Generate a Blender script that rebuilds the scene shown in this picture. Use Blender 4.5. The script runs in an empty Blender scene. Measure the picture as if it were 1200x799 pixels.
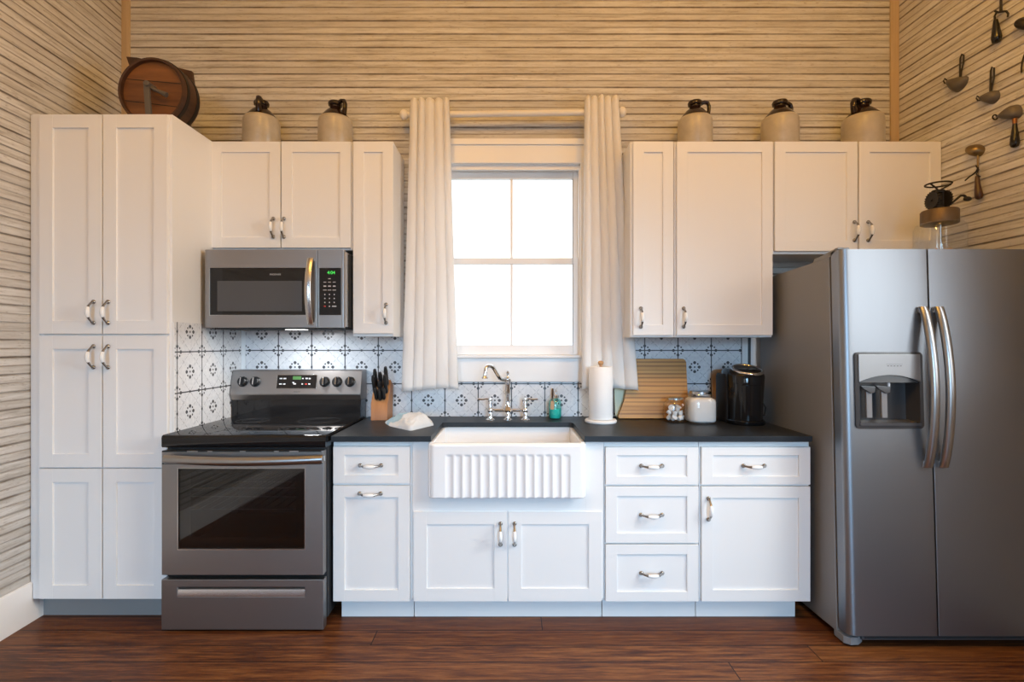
import bpy, bmesh, math, random
from mathutils import Vector, Matrix, noise
R = math.radians
PI = math.pi
S = bpy.context.scene
COL = S.collection
F = 600.0; VX = 597.0; VY = 402.5; H = 1.336; D = 600.0/194
def dep(s): return F/s - D                     # scale (px per metre) -> y
def sc(y): return F/(D+y)
def PX(px, y): return (px-VX)/sc(y)
def PZ(py, y): return H-(py-VY)/sc(y)

# ------------------------------------------------------------------ materials
def nt(name):
    m = bpy.data.materials.new(name); m.use_nodes = True
    return m, m.node_tree, m.node_tree.nodes['Principled BSDF']
def mat(name, col, rough=.5, metal=0, spec=.5, coat=0, emit=None, estr=0, bump=0, bscale=200, trans=0):
    m, t, b = nt(name)
    b.inputs['Base Color'].default_value = (*col, 1)
    b.inputs['Roughness'].default_value = rough
    b.inputs['Metallic'].default_value = metal
    b.inputs['Specular IOR Level'].default_value = spec
    b.inputs['Coat Weight'].default_value = coat
    if emit:
        b.inputs['Emission Color'].default_value = (*emit, 1); b.inputs['Emission Strength'].default_value = estr
    if bump:
        n = t.nodes.new('ShaderNodeTexNoise'); n.inputs['Scale'].default_value = bscale
        tc = t.nodes.new('ShaderNodeTexCoord'); t.links.new(tc.outputs['Object'], n.inputs['Vector'])
        bp = t.nodes.new('ShaderNodeBump'); bp.inputs['Strength'].default_value = bump; bp.inputs['Distance'].default_value = .002
        t.links.new(n.outputs['Fac'], bp.inputs['Height']); t.links.new(bp.outputs['Normal'], b.inputs['Normal'])
    return m
class NB:
    """small node-building helper"""
    def __init__(s, t): s.t = t
    def n(s, typ, **kw):
        x = s.t.nodes.new(typ)
        for k, v in kw.items(): setattr(x, k, v)
        return x
    def put(s, sock, v):
        if isinstance(v, bpy.types.NodeSocket): s.t.links.new(v, sock)
        else: sock.default_value = v
    def math(s, op, a, b=0.0, c=None):
        x = s.n('ShaderNodeMath', operation=op); s.put(x.inputs[0], a); s.put(x.inputs[1], b)
        if c is not None: s.put(x.inputs[2], c)
        return x.outputs[0]
    def mixc(s, f, a, b):
        x = s.n('ShaderNodeMix', data_type='RGBA'); s.put(x.inputs[0], f); s.put(x.inputs[6], a); s.put(x.inputs[7], b)
        return x.outputs[2]
    def ramp(s, f, stops):
        x = s.n('ShaderNodeValToRGB'); r = x.color_ramp
        while len(r.elements) < len(stops): r.elements.new(.5)
        for e, (p, c) in zip(r.elements, stops): e.position = p; e.color = (*c, 1)
        s.put(x.inputs[0], f); return x.outputs[0]
    def vec(s, v, scale, loc=(0,0,0)):
        x = s.n('ShaderNodeMapping'); s.put(x.inputs[0], v); x.inputs['Scale'].default_value = scale; x.inputs['Location'].default_value = loc
        return x.outputs[0]
    def noise(s, v, scale=1, detail=4, rough=.55):
        x = s.n('ShaderNodeTexNoise'); s.put(x.inputs['Vector'], v); x.inputs['Scale'].default_value = scale
        x.inputs['Detail'].default_value = detail; x.inputs['Roughness'].default_value = rough
        return x.outputs['Fac']
    def xyz(s, v):
        x = s.n('ShaderNodeSeparateXYZ'); s.put(x.inputs[0], v); return x.outputs
    def comb(s, a, b, c):
        x = s.n('ShaderNodeCombineXYZ'); s.put(x.inputs[0], a); s.put(x.inputs[1], b); s.put(x.inputs[2], c); return x.outputs[0]
    def pos(s): return s.n('ShaderNodeNewGeometry').outputs['Position']
    def obj(s): return s.n('ShaderNodeTexCoord').outputs['Object']
    def bump(s, h, strength, dist=.002):
        x = s.n('ShaderNodeBump'); x.inputs['Strength'].default_value = strength; x.inputs['Distance'].default_value = dist
        s.put(x.inputs['Height'], h); return x.outputs[0]

BOARD = .0805; BOARD0 = 3.2045
def wall_mat(name, along):
    m, t, b = nt(name); k = NB(t); p = k.pos(); o = k.xyz(p)
    u = o[0] if along == 'x' else o[1]
    q = k.math('DIVIDE', k.math('SUBTRACT', o[2], BOARD0), BOARD)
    bi = k.math('FLOOR', k.math('MULTIPLY', q, 2.0))
    rnd = k.math('FRACT', k.math('MULTIPLY', k.math('SINE', k.math('MULTIPLY', bi, 12.99)), 4375.85))
    v = k.comb(k.math('ADD', u, k.math('MULTIPLY', rnd, 40.0)), k.math('MULTIPLY', bi, 7.31), k.math('MULTIPLY', o[2], 34.0))
    n1 = k.noise(k.vec(v, (2.6, 1, 1)), 1.3, 8, .68)                 # long grain under the worn paint
    n2 = k.noise(k.vec(v, (16, 1, 2.2)), 1.5, 6, .72)                # chips and specks
    n3 = k.noise(k.comb(k.math('MULTIPLY', u, .9), 3.0, k.math('MULTIPLY', o[2], 1.6)), 1.0, 3)
    c = k.ramp(n1, [(.30, (.33,.305,.275)), (.42, (.54,.52,.485)), (.54, (.68,.67,.65)), (.75, (.78,.775,.765))])
    c = k.mixc(k.math('MULTIPLY', rnd, .42), c, (.47,.44,.40,1))
    spots = k.ramp(n2, [(.31, (1,1,1)), (.43, (0,0,0))])
    c = k.mixc(k.math('MULTIPLY', spots, .62), c, (.22,.17,.125,1))
    c = k.mixc(k.ramp(n3, [(.40, (0,0,0)), (.75, (.45,.45,.45))]), c, (.42,.39,.355,1))
    # darker brown along the bead grooves, uneven along each board
    gn = k.noise(k.comb(k.math('MULTIPLY', u, 1.4), k.math('MULTIPLY', k.math('FLOOR', k.math('ADD', q, .5)), 2.3), 0.0), 1.0, 5, .7)
    gm = k.ramp(gn, [(.36, (.18,.18,.18)), (.60, (1,1,1))])
    fr = k.math('FRACT', q); d = k.math('MINIMUM', fr, k.math('SUBTRACT', 1.0, fr))
    g = k.ramp(k.math('DIVIDE', d, k.math('ADD', .035, k.math('MULTIPLY', n2, .12))), [(.45, (1,1,1)), (1.0, (0,0,0))])
    d2 = k.math('ABSOLUTE', k.math('SUBTRACT', fr, .5))
    g2 = k.ramp(k.math('DIVIDE', d2, k.math('ADD', .02, k.math('MULTIPLY', n2, .10))), [(.35, (1,1,1)), (1.0, (0,0,0))])
    c = k.mixc(k.math('MULTIPLY', g, k.math('MULTIPLY', gm, .85)), c, (.17,.13,.095,1))
    c = k.mixc(k.math('MULTIPLY', g2, k.math('MULTIPLY', gm, .72)), c, (.23,.185,.145,1))
    t.links.new(c, b.inputs['Base Color']); b.inputs['Roughness'].default_value = .6
    b.inputs['Specular IOR Level'].default_value = .25
    t.links.new(k.bump(n1, .25, .002), b.inputs['Normal'])
    return m
def floor_mat():
    m, t, b = nt('old_pine_floor'); k = NB(t); o = k.xyz(k.pos())
    W = .118
    row = k.math('FLOOR', k.math('DIVIDE', o[1], W))
    ro = k.math('FRACT', k.math('MULTIPLY', k.math('SINE', k.math('MULTIPLY', row, 12.9898)), 43758.5))
    seg = k.math('FLOOR', k.math('ADD', k.math('DIVIDE', o[0], 4.3), k.math('MULTIPLY', ro, 7.0)))
    pid = k.math('FRACT', k.math('MULTIPLY', k.math('SINE', k.math('ADD', k.math('MULTIPLY', row, 78.2), k.math('MULTIPLY', seg, 37.7))), 9631.7))
    v = k.comb(k.math('MULTIPLY', o[0], 4.2), k.math('MULTIPLY', o[1], 60.0), k.math('MULTIPLY', pid, 20.0))
    n1 = k.noise(v, 1.0, 8, .70); n2 = k.noise(k.comb(k.math('MULTIPLY', o[0], 5), k.math('MULTIPLY', o[1], 60), pid), 1.0, 3)
    c = k.ramp(n1, [(.30, (.030,.009,.004)), (.43, (.085,.027,.009)), (.54, (.165,.060,.018)), (.72, (.28,.125,.042))])
    c = k.mixc(k.math('MULTIPLY', pid, .55), c, (.075,.024,.011,1))
    pid2 = k.math('FRACT', k.math('MULTIPLY', pid, 17.3)); c = k.mixc(k.math('MULTIPLY', k.math('GREATER_THAN', pid2, .6), .25), c, (.26,.115,.042,1))
    kn = k.ramp(n2, [(.30, (1,1,1)), (.40, (0,0,0))])
    c = k.mixc(k.math('MULTIPLY', kn, .6), c, (.022,.008,.006,1))
    fy = k.math('FRACT', k.math('DIVIDE', o[1], W)); e = k.math('MINIMUM', fy, k.math('SUBTRACT', 1.0, fy))
    g = k.math('LESS_THAN', e, .024)
    fx = k.math('FRACT', k.math('ADD', k.math('DIVIDE', o[0], 4.3), k.math('MULTIPLY', ro, 7.0)))
    g = k.math('MAXIMUM', g, k.math('LESS_THAN', fx, .0012))
    c = k.mixc(k.math('MULTIPLY', g, .85), c, (.010,.005,.004,1))
    t.links.new(c, b.inputs['Base Color'])
    t.links.new(k.math('ADD', .30, k.math('MULTIPLY', n1, .18)), b.inputs['Roughness'])
    b.inputs['Specular IOR Level'].default_value = .22
    hh = k.math('SUBTRACT', k.math('MULTIPLY', n1, .4), g)
    t.links.new(k.bump(hh, .35, .002), b.inputs['Normal'])
    return m
TILE = 38.95/194
TX0 = (599.4-VX)/194; TZ0 = H-(449.5-VY)/194
def tile_mat(name, along, off):
    """hand painted motif tiles: a ring of petals at each tile centre and each corner, broken diagonals"""
    m, t, b = nt(name); k = NB(t); o = k.xyz(k.pos())
    u = k.math('DIVIDE', k.math('SUBTRACT', o[0] if along == 'x' else o[1], off), TILE)
    v = k.math('DIVIDE', k.math('SUBTRACT', o[2], TZ0), TILE)
    fu = k.math('FRACT', u); fv = k.math('FRACT', v)
    eu = k.math('MINIMUM', fu, k.math('SUBTRACT', 1.0, fu)); ev = k.math('MINIMUM', fv, k.math('SUBTRACT', 1.0, fv))
    cu = k.math('SUBTRACT', fu, .5); cv = k.math('SUBTRACT', fv, .5)          # about the centre
    su = k.math('SUBTRACT', k.math('FRACT', k.math('ADD', u, .5)), .5); sv = k.math('SUBTRACT', k.math('FRACT', k.math('ADD', v, .5)), .5)  # about a corner
    def flower(a, c, petals):
        r = k.math('SQRT', k.math('ADD', k.math('MULTIPLY', a, a), k.math('MULTIPLY', c, c)))
        th = k.math('ARCTAN2', c, a)
        w = k.math('COSINE', k.math('MULTIPLY', th, 8.0)); w4 = k.math('COSINE', k.math('MULTIPLY', th, 4.0))
        # petals: big on the axes, small on the diagonals
        size = k.math('ADD', .0375, k.math('MULTIPLY', w4, .0115))
        dr = k.math('DIVIDE', k.math('ABSOLUTE', k.math('SUBTRACT', r, .132)), size)
        dt = k.math('DIVIDE', k.math('MULTIPLY', k.math('SUBTRACT', 1.0, w), .00075), k.math('MULTIPLY', size, size))
        dd = k.math('ADD', k.math('MULTIPLY', dr, dr), k.math('MULTIPLY', dt, petals))
        f = k.math('LESS_THAN', dd, 1.0)
        return k.math('MAXIMUM', f, k.math('LESS_THAN', r, .026)), r
    f1, r1 = flower(cu, cv, 1.05); f2, r2 = flower(su, sv, 1.1)
    line = k.math('LESS_THAN', k.math('MINIMUM', eu, ev), .016)
    # dots midway along each edge
    mu = k.math('SQRT', k.math('ADD', k.math('MULTIPLY', cu, cu), k.math('MULTIPLY', sv, sv)))
    mv = k.math('SQRT', k.math('ADD', k.math('MULTIPLY', su, su), k.math('MULTIPLY', cv, cv)))
    dots = k.math('LESS_THAN', k.math('MINIMUM', mu, mv), .034)
    ink = k.math('MAXIMUM', k.math('MAXIMUM', f1, f2), k.math('MAXIMUM', line, dots))
    # broken diagonal pencil lines outside the flowers
    d1 = k.math('ABSOLUTE', k.math('SUBTRACT', k.math('ADD', k.math('ABSOLUTE', cu), k.math('ABSOLUTE', cv)), .5))
    d2 = k.math('ABSOLUTE', k.math('SUBTRACT', k.math('ABSOLUTE', cu), k.math('ABSOLUTE', cv)))
    dash = k.math('GREATER_THAN', k.math('FRACT', k.math('MULTIPLY', k.math('ADD', cu, 2.0), 9.0)), .28)
    far = k.math('MULTIPLY', k.math('GREATER_THAN', r1, .23), k.math('GREATER_THAN', r2, .23))
    pen = k.math('MULTIPLY', k.math('MULTIPLY', k.math('LESS_THAN', k.math('MINIMUM', d1, d2), .009), dash), far)
    n = k.noise(k.pos(), 60, 3)
    base = k.ramp(n, [(.3, (.66,.67,.70)), (.7, (.78,.785,.80))])
    c = k.mixc(k.math('MULTIPLY', pen, .55), base, (.16,.17,.20,1))
    c = k.mixc(k.math('MULTIPLY', ink, .93), c, (.018,.019,.026,1))
    t.links.new(c, b.inputs['Base Color']); b.inputs['Roughness'].default_value = .28
    t.links.new(k.bump(line, -.4, .001), b.inputs['Normal'])
    return m
def steel_mat(name, col, rough, vert=False, metal=1.0, bump=.05):
    m, t, b = nt(name); k = NB(t)
    sx = (420, 420, 5) if vert else (5, 420, 420)
    n = k.noise(k.vec(k.obj(), sx), 1.0, 2)
    b.inputs['Base Color'].default_value = (*col, 1); b.inputs['Metallic'].default_value = metal
    t.links.new(k.math('ADD', rough-.03, k.math('MULTIPLY', n, .06)), b.inputs['Roughness'])
    if bump: t.links.new(k.bump(n, bump, .0005), b.inputs['Normal'])
    return m
def wood_mat(name, dark, light, axis, scale=14, stretch=.08, rough=.5, bands=0):
    m, t, b = nt(name); k = NB(t); s = [scale]*3; s[axis] = scale*stretch
    n = k.noise(k.vec(k.obj(), s), 1.0, 5, .6)
    mid = tuple((a+c)/2 for a, c in zip(dark, light))
    c = k.ramp(n, [(.3, dark), (.5, mid), (.7, light)])
    if bands:
        z = k.xyz(k.obj())[2]
        zb = k.math('MULTIPLY', z, bands); q = k.math('FLOOR', zb); h = k.math('FRACT', k.math('MULTIPLY', k.math('SINE', k.math('MULTIPLY', q, 91.7)), 4375.5))
        c = k.mixc(k.math('MULTIPLY', h, .35), c, (*dark, 1))
        ln = k.math('LESS_THAN', k.math('FRACT', zb), k.math('ADD', .10, k.math('MULTIPLY', h, .28)))
        c = k.mixc(k.math('MULTIPLY', ln, .72), c, (dark[0]*.42, dark[1]*.36, dark[2]*.30, 1))
    t.links.new(c, b.inputs['Base Color']); b.inputs['Roughness'].default_value = rough
    t.links.new(k.bump(n, .2, .002), b.inputs['Normal'])
    return m
def thin_glass(name, tint=(1,1,1), base=.06):
    m = bpy.data.materials.new(name); m.use_nodes = True; t = m.node_tree; t.nodes.clear(); k = NB(t)
    tr = k.n('ShaderNodeBsdfTransparent'); tr.inputs[0].default_value = (*tint, 1)
    gl = k.n('ShaderNodeBsdfGlossy'); gl.inputs['Roughness'].default_value = .03
    lw = k.n('ShaderNodeLayerWeight'); lw.inputs[0].default_value = .25
    f = k.math('MINIMUM', k.math('ADD', base, k.math('MULTIPLY', lw.outputs['Facing'], .35)), 1.0)
    mx = k.n('ShaderNodeMixShader'); t.links.new(f, mx.inputs[0]); t.links.new(tr.outputs[0], mx.inputs[1]); t.links.new(gl.outputs[0], mx.inputs[2])
    o = k.n('ShaderNodeOutputMaterial'); t.links.new(mx.outputs[0], o.inputs[0])
    return m
def cloth_mat(name, col, transl):
    m = bpy.data.materials.new(name); m.use_nodes = True; t = m.node_tree; t.nodes.clear(); k = NB(t)
    n = k.noise(k.vec(k.obj(), (500, 500, 500)), 1.0, 2); bp = k.bump(n, .15, .001)
    d = k.n('ShaderNodeBsdfDiffuse'); d.inputs[0].default_value = (*col, 1); t.links.new(bp, d.inputs['Normal'])
    tl = k.n('ShaderNodeBsdfTranslucent'); tl.inputs[0].default_value = (*col, 1)
    mx = k.n('ShaderNodeMixShader'); mx.inputs[0].default_value = transl
    t.links.new(d.outputs[0], mx.inputs[1]); t.links.new(tl.outputs[0], mx.inputs[2])
    o = k.n('ShaderNodeOutputMaterial'); t.links.new(mx.outputs[0], o.inputs[0])
    return m
def slate_mat():
    m, t, b = nt('honed_slate'); k = NB(t); n = k.noise(k.pos(), 9, 6, .65); n2 = k.noise(k.pos(), 300, 2)
    c = k.ramp(n, [(.3, (.011,.0135,.0175)), (.7, (.023,.0275,.034))]); t.links.new(c, b.inputs['Base Color'])
    b.inputs['Specular IOR Level'].default_value = .3; t.links.new(k.math('ADD', .36, k.math('MULTIPLY', n, .16)), b.inputs['Roughness']); t.links.new(k.bump(n2, .05, .001), b.inputs['Normal'])
    return m
def stone_jug_mat():
    m, t, b = nt('cream_stoneware'); k = NB(t); n = k.noise(k.obj(), 14, 4); n2 = k.noise(k.obj(), 42, 2)
    c = k.ramp(n, [(.3, (.40,.35,.27)), (.7, (.50,.445,.36))])
    sp = k.ramp(n2, [(.22, (1,1,1)), (.27, (0,0,0))]); c = k.mixc(k.math('MULTIPLY', sp, .6), c, (.20,.12,.06,1))
    t.links.new(c, b.inputs['Base Color']); b.inputs['Roughness'].default_value = .32
    return m
M = dict(
    matte=mat('matte_black', (.010,.010,.011), .5, spec=.2), lamp=mat('lamp_lens', (.9,.9,.9), .3, emit=(1,.98,.95), estr=3.0), rearpaint=mat('rear_wall_paint', (.30,.29,.28), .7), pewter=mat('dark_pewter', (.36,.355,.35), .18, 1), wall_x=wall_mat('distressed_beadboard', 'x'), wall_y=wall_mat('distressed_beadboard_side', 'y'),
    floor=floor_mat(), tile_x=tile_mat('motif_tile', 'x', TX0), tile_y=tile_mat('motif_tile_side', 'y', 0.0),
    cab=mat('white_cabinet_paint', (.80,.795,.79), .38, bump=.04, bscale=260), trimw=mat('white_trim_paint', (.87,.87,.87), .4),
    pine=wood_mat('bare_pine_trim', (.46,.33,.19), (.60,.45,.28), 2, 20, .05, .6), ceil=mat('ceiling_paint', (.72,.70,.66), .8),
    steel=steel_mat('brushed_steel', (.33,.305,.29), .38, bump=.02), fsteel=steel_mat('fridge_steel', (.285,.30,.325), .41, True, bump=.02), brightsteel=steel_mat('bright_steel', (.62,.61,.60), .25, bump=0),
    hsteel=steel_mat('handle_steel', (.40,.395,.395), .30, bump=0), fside=mat('fridge_side_grey', (.215,.222,.232), .45, bump=.05, bscale=300), chrome=mat('chrome', (.78,.78,.79), .08, 1), ceramic=mat('white_ceramic', (.84,.84,.83), .12),
    blackglass=mat('black_glass', (.008,.008,.009), .06, spec=.5), black=mat('black_plastic', (.013,.013,.014), .35), dark=mat('dark_enamel', (.022,.022,.024), .3),
    gasket=mat('gasket_black', (.008,.008,.008), .7), slate=slate_mat(), fireclay=mat('white_fireclay', (.86,.86,.865), .12, coat=.3),
    curtain=cloth_mat('white_cotton', (.95,.945,.94), .40), rod=mat('cream_rod_paint', (.80,.77,.72), .35), jug=stone_jug_mat(), glaze=mat('dark_brown_glaze', (.020,.010,.007), .12),
    barrel=wood_mat('old_oak_head', (.085,.030,.010), (.26,.105,.032), 0, 12, .12, .45), stave=wood_mat('old_oak_stave', (.030,.012,.006), (.085,.034,.014), 1, 16, .1, .5),
    iron=mat('old_iron', (.032,.028,.024), .5, .6, bump=.3, bscale=120), tin=mat('old_tin', (.13,.115,.10), .55, .35, bump=.3, bscale=90), brass=mat('aged_brass', (.26,.19,.10), .38, .9, bump=.2, bscale=80),
    zinc=mat('rusty_zinc', (.14,.095,.055), .5, .6, bump=.4, bscale=60), ebony=mat('black_painted_wood', (.010,.009,.008), .22), walnut=wood_mat('dark_walnut', (.035,.013,.006), (.10,.042,.018), 2, 30, .1, .35),
    copper=mat('ferrule_copper', (.30,.13,.05), .35, .9), glass=thin_glass('clear_glass', (.97,.98,.98), .05), ovenglass=thin_glass('oven_glass', (.45,.45,.46), .04),
    pane=thin_glass('window_glass', (.98,.99,.99), .03), teal=thin_glass('teal_glass', (.55,.95,.91), .07), bamboo=wood_mat('striped_bamboo', (.42,.19,.035), (.68,.36,.085), 0, 22, .06, .42, 43),
    palewood=wood_mat('pale_beech', (.42,.22,.10), (.58,.36,.19), 2, 18, .08, .5), knifewood=wood_mat('knife_block_wood', (.33,.135,.045), (.44,.20,.075), 2, 20, .1, .45),
    paper=mat('paper_towel', (.86,.86,.86), .9, bump=.25, bscale=140), terry=mat('white_terry', (.64,.665,.69), .9, bump=.5, bscale=220), bluecloth=mat('pale_blue_cloth', (.34,.50,.60), .9, bump=.5, bscale=160),
    greenglass=mat('pale_green_board', (.70,.68,.44), .3), sugar=mat('white_powder', (.84,.83,.82), .9), tan=mat('kraft_tag', (.46,.30,.18), .8), white=mat('white_plastic', (.82,.82,.82), .35),
    dispgreen=mat('green_digits', (.02,.2,.03), .4, emit=(.08,.95,.12), estr=1.1), lcd=mat('green_lcd', (.05,.12,.04), .3, emit=(.10,.30,.08), estr=.35), printw=mat('white_print', (.55,.55,.55), .5), red=mat('red_print', (.5,.03,.02), .5),
    silverp=mat('silver_plastic', (.30,.31,.325), .36, .5), greyp=mat('grey_plastic', (.07,.072,.078), .3), disp=mat('dispenser_dark', (.045,.046,.050), .25), toe=mat('shaded_toe_grey', (.26,.255,.25), .5), ring=mat('burner_print', (.10,.10,.105), .25),
    water=mat('clear_plastic', (.25,.25,.26), .15), cavity=mat('oven_enamel', (.03,.03,.032), .4), rack=mat('rack_wire', (.5,.5,.5), .3, 1), dirt=mat('ground', (.55,.55,.52), .9), yellow=mat('yellow_foil', (.75,.55,.08), .4),
)

# ------------------------------------------------------------------ mesh helpers
class MB:
    def __init__(s): s.bm = bmesh.new(); s.mats = []; s.bev = False
    def mi(s, m):
        if m not in s.mats: s.mats.append(m)
        return s.mats.index(m)
    def face(s, vs, i):
        try: f = s.bm.faces.new(vs); f.material_index = i; return f
        except ValueError: return None
    def box(s, x0, x1, y0, y1, z0, z1, m, bev=0, seg=2, mt=None):
        i = s.mi(m); x0, x1 = sorted((x0, x1)); y0, y1 = sorted((y0, y1)); z0, z1 = sorted((z0, z1))
        v = [s.bm.verts.new(p) for p in ((x0,y0,z0),(x1,y0,z0),(x1,y1,z0),(x0,y1,z0),(x0,y0,z1),(x1,y0,z1),(x1,y1,z1),(x0,y1,z1))]
        fs = [s.face([v[a] for a in q], i) for q in ((0,3,2,1),(4,5,6,7),(0,1,5,4),(1,2,6,5),(2,3,7,6),(3,0,4,7))]
        if mt is not None:
            for w in v: w.co = mt @ w.co
        if bev:
            s.bev = True
            es = list({e for f in fs for e in f.edges})
            r = bmesh.ops.bevel(s.bm, geom=es, offset=bev, segments=seg, affect='EDGES', profile=.5, clamp_overlap=True)
            for f in r['faces']: f.material_index = i
        return s
    def loops(s, L, m, closed=True, cap0=True, cap1=True):
        """skin a list of vertex rings"""
        i = s.mi(m); R_ = [[s.bm.verts.new(p) for p in l] for l in L]
        n = len(R_[0])
        for a, b in zip(R_, R_[1:]):
            for j in range(n if closed else n-1):
                q = (j+1) % n; s.face([a[j], a[q], b[q], b[j]], i)
        if closed and cap0: s.face(R_[0][::-1], i)
        if closed and cap1: s.face(R_[-1], i)
        return s
    def tube(s, pts, r, m, n=12, closed=False, sq=1.0, cap=True):
        """tube along points; r a number or list; sq flattens it across"""
        pts = [Vector(p) for p in pts]; rs = r if isinstance(r, (list, tuple)) else [r]*len(pts)
        L = []; up = None; N = len(pts)
        for j, p in enumerate(pts):
            if closed: t = pts[(j+1) % N]-pts[j-1]
            else: t = pts[min(j+1, N-1)]-pts[max(j-1, 0)]
            t.normalize()
            if up is None:
                up = Vector((0,0,1)) if abs(t.z) < .9 else Vector((0,1,0))
            a = up - t*up.dot(t)
            if a.length < 1e-4: a = t.orthogonal()
            a.normalize(); up = a; b = t.cross(a)
            L.append([p + a*math.cos(2*PI*q/n)*rs[j] + b*math.sin(2*PI*q/n)*rs[j]*sq for q in range(n)])
        if closed: L.append(L[0]); return s.loops(L, m, True, False, False)
        return s.loops(L, m, True, cap, cap)
    def lathe(s, prof, c, m, n=32, mt=None, cap0=True, cap1=True, squ=0.0):
        """prof [(r,z)] turned about z at c; squ rounds it towards a square"""
        L = []
        for r, z in prof:
            ring = []
            for j in range(n):
                a = 2*PI*j/n; ca, sa = math.cos(a), math.sin(a)
                f = 1.0
                if squ: f = 1.0/((abs(ca)**(2+squ)+abs(sa)**(2+squ))**(1/(2+squ)))
                p = Vector((ca*r*f, sa*r*f, z))
                if mt is not None: p = mt @ p
                ring.append(p+Vector(c))
            L.append(ring)
        return s.loops(L, m, True, cap0, cap1)
    def cyl(s, p0, p1, r0, m, r1=None, n=20, bev=0):
        p0, p1 = Vector(p0), Vector(p1); r1 = r0 if r1 is None else r1
        d = p1-p0; q = d.to_track_quat('Z', 'Y').to_matrix(); L = d.length
        pr = [(r0, 0), (r1, L)]
        if bev: pr = [(r0-bev, 0), (r0, bev), (r1, L-bev), (r1-bev, L)]
        return s.lathe(pr, p0, m, n, q)
    def prism(s, poly, axis, a0, a1, m, bev=0):
        """extrude a 2D outline along an axis; the other two axes in xyz order"""
        def P(u, v, w): return {'x': (w,u,v), 'y': (u,w,v), 'z': (u,v,w)}[axis]
        i = s.mi(m)
        A = [s.bm.verts.new(P(u, v, a0)) for u, v in poly]; B = [s.bm.verts.new(P(u, v, a1)) for u, v in poly]
        fs = [s.face(A[::-1], i), s.face(B, i)]; n = len(poly)
        for j in range(n): fs.append(s.face([A[j], A[(j+1) % n], B[(j+1) % n], B[j]], i))
        fs = [f for f in fs if f]
        if bev:
            s.bev = True
            es = list({e for f in fs[:2] for e in f.edges})
            r = bmesh.ops.bevel(s.bm, geom=es, offset=bev, segments=2, affect='EDGES', profile=.5, clamp_overlap=True)
            for f in r['faces']: f.material_index = i
        return s
    def grid(s, fn, nu, nv, m, closeu=False):
        i = s.mi(m); V = [[s.bm.verts.new(fn(a/nu, b/nv)) for a in range(nu+(0 if closeu else 1))] for b in range(nv+1)]
        for b in range(nv):
            for a in range(nu):
                a2 = (a+1) % len(V[0]); s.face([V[b][a], V[b][a2], V[b+1][a2], V[b+1][a]], i)
        return V
    def sphere(s, c, r, m, n=16, k=10):
        rr = r if isinstance(r, (tuple, list)) else (r, r, r); c = Vector(c)
        L = []
        for j in range(k+1):
            a = -PI/2+PI*j/k; w = max(math.cos(a), .02)
            L.append([c+Vector((rr[0]*w*math.cos(2*PI*q/n), rr[1]*w*math.sin(2*PI*q/n), rr[2]*math.sin(a))) for q in range(n)])
        return s.loops(L, m)
    def build(s, name, parent=None, angle=35, smooth=True, at=None, solid=0):
        bmesh.ops.remove_doubles(s.bm, verts=s.bm.verts, dist=1e-6)
        bmesh.ops.recalc_face_normals(s.bm, faces=s.bm.faces)
        w = Vector(at) if at is not None else (WO[parent.name] if parent is not None else Vector((0,0,0)))
        bmesh.ops.translate(s.bm, verts=s.bm.verts, vec=-w)
        me = bpy.data.meshes.new(name); s.bm.to_mesh(me); s.bm.free()
        for m in s.mats: me.materials.append(m)
        if smooth: me.shade_smooth(); me.set_sharp_from_angle(angle=R(angle))
        o = bpy.data.objects.new(name, me); COL.objects.link(o)
        if parent is not None:
            o.parent = parent
            if at is not None: o.location = w-WO[parent.name]
        else: o.location = w
        WO[o.name] = w
        if s.bev:
            wn = o.modifiers.new('even_normals', 'WEIGHTED_NORMAL'); wn.keep_sharp = True; wn.weight = 100
        if solid:
            d = o.modifiers.new('thick', 'SOLIDIFY'); d.thickness = solid; d.offset = 0
        return o
WO = {}
def tag(o, label=None, cat=None, group=None, kind=None):
    for kx, v in (('label', label), ('category', cat), ('group', group), ('kind', kind)):
        if v: o[kx] = v
    return o
def thing(name, at, label, cat, group=None):
    o = bpy.data.objects.new(name, None); o.empty_display_size = .05; COL.objects.link(o); o.location = at; WO[o.name] = Vector(at)
    return tag(o, label, cat, group)
def text(name, s, size, at, m, parent, align='CENTER', rot=None, depth=.0004):
    c = bpy.data.curves.new(name, 'FONT'); c.body = s; c.size = size; c.align_x = align; c.align_y = 'CENTER'; c.extrude = depth
    o = bpy.data.objects.new(name, c); COL.objects.link(o)
    dg = bpy.context.evaluated_depsgraph_get(); dg.update()
    me = bpy.data.meshes.new_from_object(o.evaluated_get(dg)); bpy.data.objects.remove(o)
    me.name = name; me.materials.clear(); me.materials.append(m)
    me.transform((rot or Matrix.Rotation(R(90), 4, 'X')))
    q = bpy.data.objects.new(name, me); COL.objects.link(q); q.parent = parent; q.location = Vector(at)-WO[parent.name]
    return q

# ------------------------------------------------------------------ room
XL, XR, YR, ZC = -2.335, 2.345, -6.6, 3.95
SK = .043                                                        # the side walls are not quite square to the back wall
def xl(y): return XL-SK*y
def xrw(y): return XR-SK*y
def bead_profile(z0, z1):
    pts = []
    k0 = math.floor((z0-BOARD0)/BOARD)-1
    z = z0; pts.append((z0, 0))
    k = k0
    while BOARD0+k*BOARD < z1+BOARD:
        c = BOARD0+k*BOARD
        for dz, d in ((-.0035, 0), (-.0012, .0042), (.0012, .0042), (.0035, 0), (BOARD/2-.003, 0), (BOARD/2, .002), (BOARD/2+.003, 0)):
            if z0 < c+dz < z1: pts.append((c+dz, d))
        k += 1
    pts.append((z1, 0)); return pts
def bead(mb, a, b, z0, z1, fn, m):
    i = mb.mi(m); pr = bead_profile(z0, z1)
    A = [mb.bm.verts.new(fn(a, d, z)) for z, d in pr]; B = [mb.bm.verts.new(fn(b, d, z)) for z, d in pr]
    for j in range(len(pr)-1): mb.face([A[j], B[j], B[j+1], A[j+1]], i)
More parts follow.
